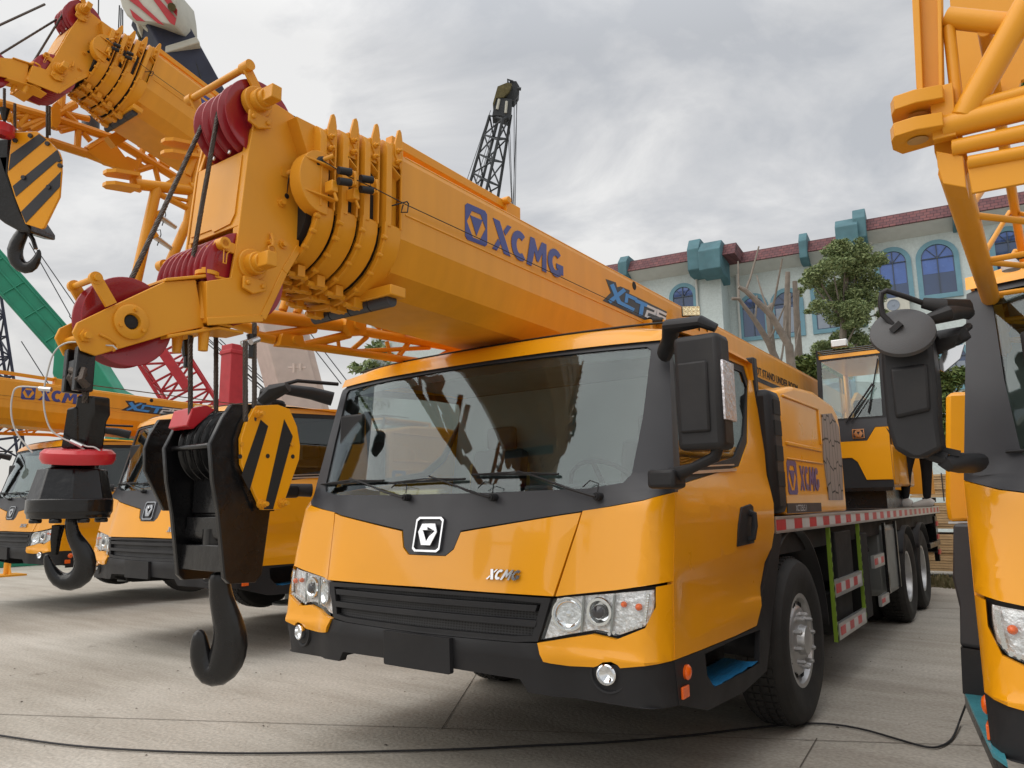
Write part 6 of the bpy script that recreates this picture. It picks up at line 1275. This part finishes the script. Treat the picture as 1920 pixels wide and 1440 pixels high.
# ================================================================== person on the deck
PY_ = 10.6; q = lambda px, py, y=PY_: at(px, py, y=y)
SKIN = mat('skin', (.45, .26, .18), rough=.6); BLKC = mat('black_cloth', (.012, .012, .014), rough=.9, var=.2); SHOE = mat('grey_white_shoe', (.55, .53, .50), rough=.7, dirt=.2); HAIR = mat('black_hair', (.01, .01, .01), rough=.6)
DZ = 1.356
fx = q(1700, 948).x; H_ = 1.66
per = thing('person', V((fx, PY_, DZ)), 'person in black coat and trousers with pale shoes standing on the truck deck', 'person'); W[per.name] = V(per.location)
def skin_body(name, verts, edges, radii, m, root, sub=2, parent=None):
    me = bpy.data.meshes.new(name); base = W[(parent or per).name]; me.from_pydata([V(v)-base for v in verts], edges, []); o = bpy.data.objects.new(name, me); COL.objects.link(o); o.parent = parent or per
    s = o.modifiers.new('skin', 'SKIN'); me.skin_vertices
    for i, r in enumerate(radii): me.skin_vertices[0].data[i].radius = (r, r) if not isinstance(r, tuple) else r
    me.skin_vertices[0].data[root].use_root = True; s.use_smooth_shade = True
    sb = o.modifiers.new('sub', 'SUBSURF'); sb.levels = sub; sb.render_levels = sub; me.materials.append(m); W[o.name] = base; return o
a1, k1 = q(1697, 935), q(1703, 880)
hp_ = V((k1.x+.13, PY_, DZ+.86)); 
k1 = V((k1.x-.02, PY_-.02, DZ+.47)); a1 = V((a1.x, PY_, DZ+.10)); k2 = V((hp_.x+.06, PY_+.12, DZ+.46)); a2 = V((hp_.x+.02, PY_+.22, DZ+.10))
vv = [hp_, hp_+V((-.07, -.03, -.05)), k1, a1, hp_+V((.08, .05, -.05)), k2, a2, hp_+V((.03, 0, .28)), hp_+V((.05, 0, .52)), hp_+V((.04, 0, .62)), hp_+V((.03, -.01, .78)), hp_+V((-.12, -.04, .52)), hp_+V((-.22, -.10, .28)), hp_+V((-.30, -.22, .20)), hp_+V((.20, .05, .50)), hp_+V((.27, .05, .22)), hp_+V((.22, -.08, .02))]
ed = [(0, 1), (1, 2), (2, 3), (0, 4), (4, 5), (5, 6), (0, 7), (7, 8), (8, 9), (9, 10), (8, 11), (11, 12), (12, 13), (8, 14), (14, 15), (15, 16)]
skin_body('body', vv, ed, [.13, .10, .068, .048, .10, .068, .048, .15, .13, .055, .095, .06, .045, .035, .06, .045, .035], BLKC, 0)
b = MB(); c = vv[10]+V((0, 0, .03)); b.lathe(c, (0, 0, 1), [(-.11, .0), (-.10, .045), (-.05, .072), (.0, .082), (.05, .08), (.09, .05), (.105, 0)], 20); b.lathe(c+V((-.03, -.08, 0)), (0, -1, -.2), [(0, .012), (.02, .008), (.024, 0)], 8); b.build('head', SKIN, per)
b = MB(); b.lathe(c+V((.01, .015, .02)), (0, 0, 1), [(-.03, .086), (.03, .088), (.07, .07), (.1, .03), (.105, 0)], 20); b.build('hair', HAIR, per)
b = MB(); b.lathe(V((hp_.x+.03, PY_, 0)), (0, 0, 1), [(DZ+.70, .20), (DZ+.85, .17), (DZ+1.1, .155), (DZ+1.3, .15), (DZ+1.4, .08)], 18); b.tube([(hp_.x+.12, PY_, DZ+.9), (hp_.x+.24, PY_-.05, DZ+.66), (hp_.x+.26, PY_-.05, DZ+.55)], [.12, .08, .03], n=10); b.build('coat', BLKC, per)
for (a, s_) in ((a1, -1), (a2, -1)):
    b = MB(); b.tube([a+V((.07, 0, -.055)), a+V((.02, 0, -.03)), a+V((-.08, -.02, -.055)), a+V((-.16, -.04, -.070)), a+V((-.20, -.05, -.075))], [(.035, .042), (.048, .065), (.045, .045), (.045, .032), (.02, .02)], n=14, flat=(0, 0, 1)); b.build('shoe', SHOE, per)
for hpt in (vv[13], vv[16]):
    b = MB(); b.tube([hpt, hpt+V((-.02, -.03, -.05)), hpt+V((-.03, -.04, -.08))], [.022, .032, .022], n=8)
    for k in range(5): f0 = hpt+V((-.05+.018*k, -.045, -.075)); b.tube([f0, f0+V((0, -.01, -.035)), f0+V((.004, .004, -.06+.006*abs(k-2)))], [.009, .008, .006], n=6)
    b.build('hand', SKIN, per)

# ================================================================== ground
def groundmat():
    m = bpy.data.materials.new('concrete_yard'); m.use_nodes = True; nt = m.node_tree; nt.nodes.clear(); L = nt.links.new
    out = nd(nt, 'ShaderNodeOutputMaterial'); b = nd(nt, 'ShaderNodeBsdfPrincipled'); L(b.outputs[0], out.inputs[0])
    tc = nd(nt, 'ShaderNodeTexCoord'); mp = nd(nt, 'ShaderNodeMapping'); mp.inputs['Rotation'].default_value = (0, 0, radians(-38)); mp.inputs['Scale'].default_value = (.55, 3.2, 1); L(tc.outputs['Object'], mp.inputs[0])
    n1 = nd(nt, 'ShaderNodeTexNoise'); n1.inputs['Scale'].default_value = 1.0; n1.inputs['Detail'].default_value = 8; n1.inputs['Roughness'].default_value = .62; L(mp.outputs[0], n1.inputs['Vector'])
    n2 = nd(nt, 'ShaderNodeTexNoise'); n2.inputs['Scale'].default_value = .35; n2.inputs['Detail'].default_value = 6; L(tc.outputs['Object'], n2.inputs['Vector'])
    n3 = nd(nt, 'ShaderNodeTexNoise'); n3.inputs['Scale'].default_value = 40; n3.inputs['Detail'].default_value = 6; L(tc.outputs['Object'], n3.inputs['Vector'])
    r1 = nd(nt, 'ShaderNodeValToRGB'); r1.color_ramp.elements[0].position = .32; r1.color_ramp.elements[0].color = (.365, .335, .29, 1); r1.color_ramp.elements[1].position = .68; r1.color_ramp.elements[1].color = (.49, .46, .41, 1); L(n1.outputs['Fac'], r1.inputs[0])
    mx = nd(nt, 'ShaderNodeMix'); mx.data_type = 'RGBA'; mx.blend_type = 'MULTIPLY'; mx.inputs[0].default_value = 1; L(r1.outputs[0], mx.inputs[6])
    r2 = nd(nt, 'ShaderNodeValToRGB'); r2.color_ramp.elements[0].position = .35; r2.color_ramp.elements[0].color = (.80, .78, .75, 1); r2.color_ramp.elements[1].position = .65; r2.color_ramp.elements[1].color = (1.1, 1.1, 1.1, 1); L(n2.outputs['Fac'], r2.inputs[0]); L(r2.outputs[0], mx.inputs[7])
    m3 = nd(nt, 'ShaderNodeMix'); m3.data_type = 'RGBA'; m3.blend_type = 'MULTIPLY'; m3.inputs[0].default_value = 1; L(mx.outputs[2], m3.inputs[6])
    r3 = nd(nt, 'ShaderNodeMapRange'); r3.inputs['From Min'].default_value = .3; r3.inputs['From Max'].default_value = .7; r3.inputs['To Min'].default_value = .80; r3.inputs['To Max'].default_value = 1.18; L(n3.outputs['Fac'], r3.inputs['Value']); L(r3.outputs[0], m3.inputs[7])
    # small dark stains
    v = nd(nt, 'ShaderNodeTexNoise'); v.inputs['Scale'].default_value = 2.3; v.inputs['Detail'].default_value = 10; v.inputs['Roughness'].default_value = .75; L(tc.outputs['Object'], v.inputs['Vector'])
    r4 = nd(nt, 'ShaderNodeMapRange'); r4.inputs['From Min'].default_value = .60; r4.inputs['From Max'].default_value = .72; r4.inputs['To Max'].default_value = .7; L(v.outputs['Fac'], r4.inputs['Value'])
    m4 = nd(nt, 'ShaderNodeMix'); m4.data_type = 'RGBA'; L(r4.outputs[0], m4.inputs[0]); L(m3.outputs[2], m4.inputs[6]); m4.inputs[7].default_value = (.12, .10, .075, 1)
    L(m4.outputs[2], b.inputs['Base Color']); b.inputs['Roughness'].default_value = .85; b.inputs['Specular IOR Level'].default_value = .3
    bp = nd(nt, 'ShaderNodeBump'); bp.inputs['Strength'].default_value = .5; bp.inputs['Distance'].default_value = .01; L(n3.outputs['Fac'], bp.inputs['Height']); L(bp.outputs[0], b.inputs['Normal']); return m
b = MB(); b.add([(-600, -300, 0), (600, -300, 0), (600, 900, 0), (-600, 900, 0)], [(0, 1, 2, 3)]); g = b.build('ground', groundmat(), None, smooth=False); g['kind'] = 'structure'
# expansion joints: thin dark filler strips laid on the slab
JNT = mat('joint_filler', (.10, .085, .07), rough=.95)
a, c = at(828, 1368, z=0), at(905, 1245, z=0); d = (c-a).normalized(); b = MB(); pr = V((-d.y, d.x, 0)); 
def strip(p, q, w): n = V((-(q-p).normalized().y, (q-p).normalized().x, 0))*w/2; u = V((0, 0, .004)); b.add([p-n+u, p+n+u, q+n+u, q-n+u], [(0, 1, 2, 3)])
strip(a-d*0, a+d*30, .006)
e0, e1 = at(0, 1340, z=0), at(1000, 1372, z=0); dd = (e1-e0).normalized(); strip(e0-dd*6, e0+dd*(e1-e0).length, .007); strip(e1, e1+dd*6, .007)
f0, f1 = at(1500, 1440, z=0), at(1532, 1385, z=0); strip(f0, f1, .008)
for k in (1, 2, 3, 4): strip(e0-dd*30+V((-dd.y, dd.x, 0))*6*k, e0+dd*30+V((-dd.y, dd.x, 0))*6*k, .012)
j = b.build('expansion_joint', JNT, None, smooth=False); j['kind'] = 'structure'
# cable
b = MB(); C_ = [(-60, 1371), (0, 1379), (120, 1396), (250, 1406), (420, 1412), (600, 1411), (850, 1405), (1000, 1398), (1150, 1391), (1300, 1378), (1400, 1366), (1500, 1357), (1560, 1358), (1620, 1368), (1680, 1385), (1730, 1399), (1760, 1400), (1785, 1385)]
P = [at(x, y, z=.012) for x, y in C_]; zz_ = at(1830, 1330, y=3.8).z
P += [at(1800, 1358, z=.012)+V((0, 0, .02))]; o_ = []
for i in range(len(P)-1):
    p0, p1, p2, p3 = P[max(i-1, 0)], P[i], P[i+1], P[min(i+2, len(P)-1)]
    for s_ in range(6): t = s_/6; o_.append(.5*((2*p1)+(p2-p0)*t+(2*p0-5*p1+4*p2-p3)*t*t+(3*p1-p0-3*p2+p3)*t**3))
e = P[-1]; o_ += [e, e+V((.05, .03, .12)), e+V((.08, .06, .3))]
b.tube(o_, .0065, n=8); tag(b.build('power_cable', BLKP, None), 'black cable lying across the concrete in the foreground', 'cable')
# grass and rubble strip by the timber
LFG = leafmat('dry_grass', (.10, .10, .04), (.22, .18, .10)); v = []; f = []
ga, gb = at(1745, 1072, z=0), at(1795, 1076, z=0); gx = (ga.x+gb.x)/2
for _ in range(2600):
    x = random.uniform(xa-.5, xb+1); y = random.uniform(y_-1.6, y_-.2); h = random.uniform(.03, .16); k = len(v); w_ = .02; v += [V((x-w_, y, 0.0)), V((x+w_, y, 0)), V((x+random.uniform(-.05, .05), y+random.uniform(-.05, .05), h))]; f.append((k, k+1, k+2))
b = MB(); b.v = v; b.f = f; b.m = [0]*len(f); tag(b.build('grass_strip', LFG, None, smooth=False), 'dry grass strip in front of the timber stack', 'grass', kind='stuff')
# yellow outrigger foot at the far left
c = at(12, 1080, z=0); root = thing('outrigger_jack', c, 'small yellow outrigger jack with foot plate on the ground at the far left', 'jack'); W[root.name] = V(c)
b = MB(); b.cyl(c+V((0, 0, .05)), c+V((0, 0, .55)), .07, n=12); b.build('jack_leg', YELS, root); b = MB(); b.box(c+V((-.3, -.3, 0)), c+V((.3, .3, .04))); b.prism([c+V((-.2, 0, .04)), c+V((.2, 0, .04)), c+V((0, 0, .35))], (0, .03, 0)); b.build('foot_plate', YELS, root)

# ================================================================== sky and light
SUN_EL, SUN_AZ = radians(48), radians(214)      # azimuth measured from +Y towards +X
wd_ = bpy.data.worlds.new("World"); S.world = wd_; wd_.use_nodes = True; nt = wd_.node_tree; nt.nodes.clear(); L = nt.links.new
out = nd(nt, 'ShaderNodeOutputWorld'); bg = nd(nt, 'ShaderNodeBackground'); L(bg.outputs[0], out.inputs[0])
sky = nd(nt, 'ShaderNodeTexSky'); sky.sky_type = 'NISHITA'; sky.sun_disc = False; sky.sun_elevation = SUN_EL; sky.sun_rotation = SUN_AZ
tc = nd(nt, 'ShaderNodeTexCoord'); sp = nd(nt, 'ShaderNodeSeparateXYZ'); L(tc.outputs['Generated'], sp.inputs[0])
mz = nd(nt, 'ShaderNodeMath', operation='ADD'); mz.inputs[1].default_value = .22; L(sp.outputs[2], mz.inputs[0]); mzm = nd(nt, 'ShaderNodeMath', operation='MAXIMUM'); mzm.inputs[1].default_value = .05; L(mz.outputs[0], mzm.inputs[0])
dx = nd(nt, 'ShaderNodeMath', operation='DIVIDE'); dy = nd(nt, 'ShaderNodeMath', operation='DIVIDE'); L(sp.outputs[0], dx.inputs[0]); L(mzm.outputs[0], dx.inputs[1]); L(sp.outputs[1], dy.inputs[0]); L(mzm.outputs[0], dy.inputs[1])
cb = nd(nt, 'ShaderNodeCombineXYZ'); L(dx.outputs[0], cb.inputs[0]); L(dy.outputs[0], cb.inputs[1])
n1 = nd(nt, 'ShaderNodeTexNoise'); n1.inputs['Scale'].default_value = 2.1; n1.inputs['Detail'].default_value = 10; n1.inputs['Roughness'].default_value = .58; n1.inputs['Distortion'].default_value = .5; L(cb.outputs[0], n1.inputs['Vector'])
n2 = nd(nt, 'ShaderNodeTexNoise'); n2.inputs['Scale'].default_value = .8; n2.inputs['Detail'].default_value = 3; L(cb.outputs[0], n2.inputs['Vector'])
ad = nd(nt, 'ShaderNodeMath', operation='ADD'); L(n1.outputs['Fac'], ad.inputs[0]); L(n2.outputs['Fac'], ad.inputs[1])
mr = nd(nt, 'ShaderNodeMapRange'); mr.inputs['From Min'].default_value = .88; mr.inputs['From Max'].default_value = 1.16; L(ad.outputs[0], mr.inputs['Value'])
rp = nd(nt, 'ShaderNodeValToRGB'); e = rp.color_ramp.elements; e[0].position = 0; e[0].color = (.46, .475, .50, 1); e[1].position = 1; e[1].color = (.76, .755, .745, 1); e2 = rp.color_ramp.elements.new(.5); e2.color = (.585, .59, .60, 1); L(mr.outputs[0], rp.inputs[0])
# near the horizon the cover is even and slightly warm
hz = nd(nt, 'ShaderNodeMapRange'); hz.inputs['From Min'].default_value = .05; hz.inputs['From Max'].default_value = .36; L(sp.outputs[2], hz.inputs['Value'])
mh_ = nd(nt, 'ShaderNodeMix'); mh_.data_type = 'RGBA'; L(hz.outputs[0], mh_.inputs[0]); mh_.inputs[6].default_value = (.63, .61, .58, 1); L(rp.outputs[0], mh_.inputs[7])
# overhead the overcast is brighter
zt2 = nd(nt, 'ShaderNodeMapRange'); zt2.inputs['From Min'].default_value = .55; zt2.inputs['From Max'].default_value = 1.0; zt2.inputs['To Min'].default_value = 1.0; zt2.inputs['To Max'].default_value = 2.2; L(sp.outputs[2], zt2.inputs['Value'])
ms = nd(nt, 'ShaderNodeVectorMath', operation='SCALE'); L(mh_.outputs[2], ms.inputs[0]); L(zt2.outputs[0], ms.inputs['Scale'])
bgs = nd(nt, 'ShaderNodeVectorMath', operation='SCALE'); bgs.inputs['Scale'].default_value = 11.8; L(ms.outputs[0], bgs.inputs[0])
mx = nd(nt, 'ShaderNodeMix'); mx.data_type = 'RGBA'; mx.inputs[0].default_value = .93; L(sky.outputs[0], mx.inputs[6]); L(bgs.outputs[0], mx.inputs[7]); L(mx.outputs[2], bg.inputs[0]); bg.inputs[1].default_value = .1
sl = bpy.data.lights.new('sun', 'SUN'); sl.energy = 2.0; sl.angle = radians(75); sl.color = (1, .95, .88); so = bpy.data.objects.new('sun', sl); COL.objects.link(so)
sd3 = V((sin(SUN_AZ)*cos(SUN_EL), cos(SUN_AZ)*cos(SUN_EL), sin(SUN_EL))); so.rotation_euler = sd3.to_track_quat('Z', 'Y').to_euler(); so.location = (0, 0, 30)
S.view_settings.view_transform = 'Standard'; S.view_settings.look = 'None'; S.view_settings.exposure = 0.0; S.view_settings.gamma = 1
S.cycles.max_bounces = 8; S.cycles.transparent_max_bounces = 12; S.cycles.glossy_bounces = 4; S.cycles.use_denoising = True

# grit and scraps on the slab
b = MB(); rr = random.Random(3)
for _ in range(420):
    x = rr.uniform(-9, 3); y = rr.uniform(2.0, 14); s_ = rr.uniform(.003, .012); a = rr.uniform(0, 6.3); p = V((x, y, .0045)); u = V((cos(a), sin(a), 0))*s_; w_ = V((-sin(a), cos(a), 0))*s_*rr.uniform(.3, .9)
    b.add([p-u-w_*.5, p+u*.8-w_, p+u+w_*.7, p-u*.6+w_, p+V((0, 0, s_*.5))], [(0, 1, 4), (1, 2, 4), (2, 3, 4), (3, 0, 4)])
tag(b.build('grit', JNT, None, smooth=False), 'grit and scraps scattered on the concrete', 'grit', kind='stuff')
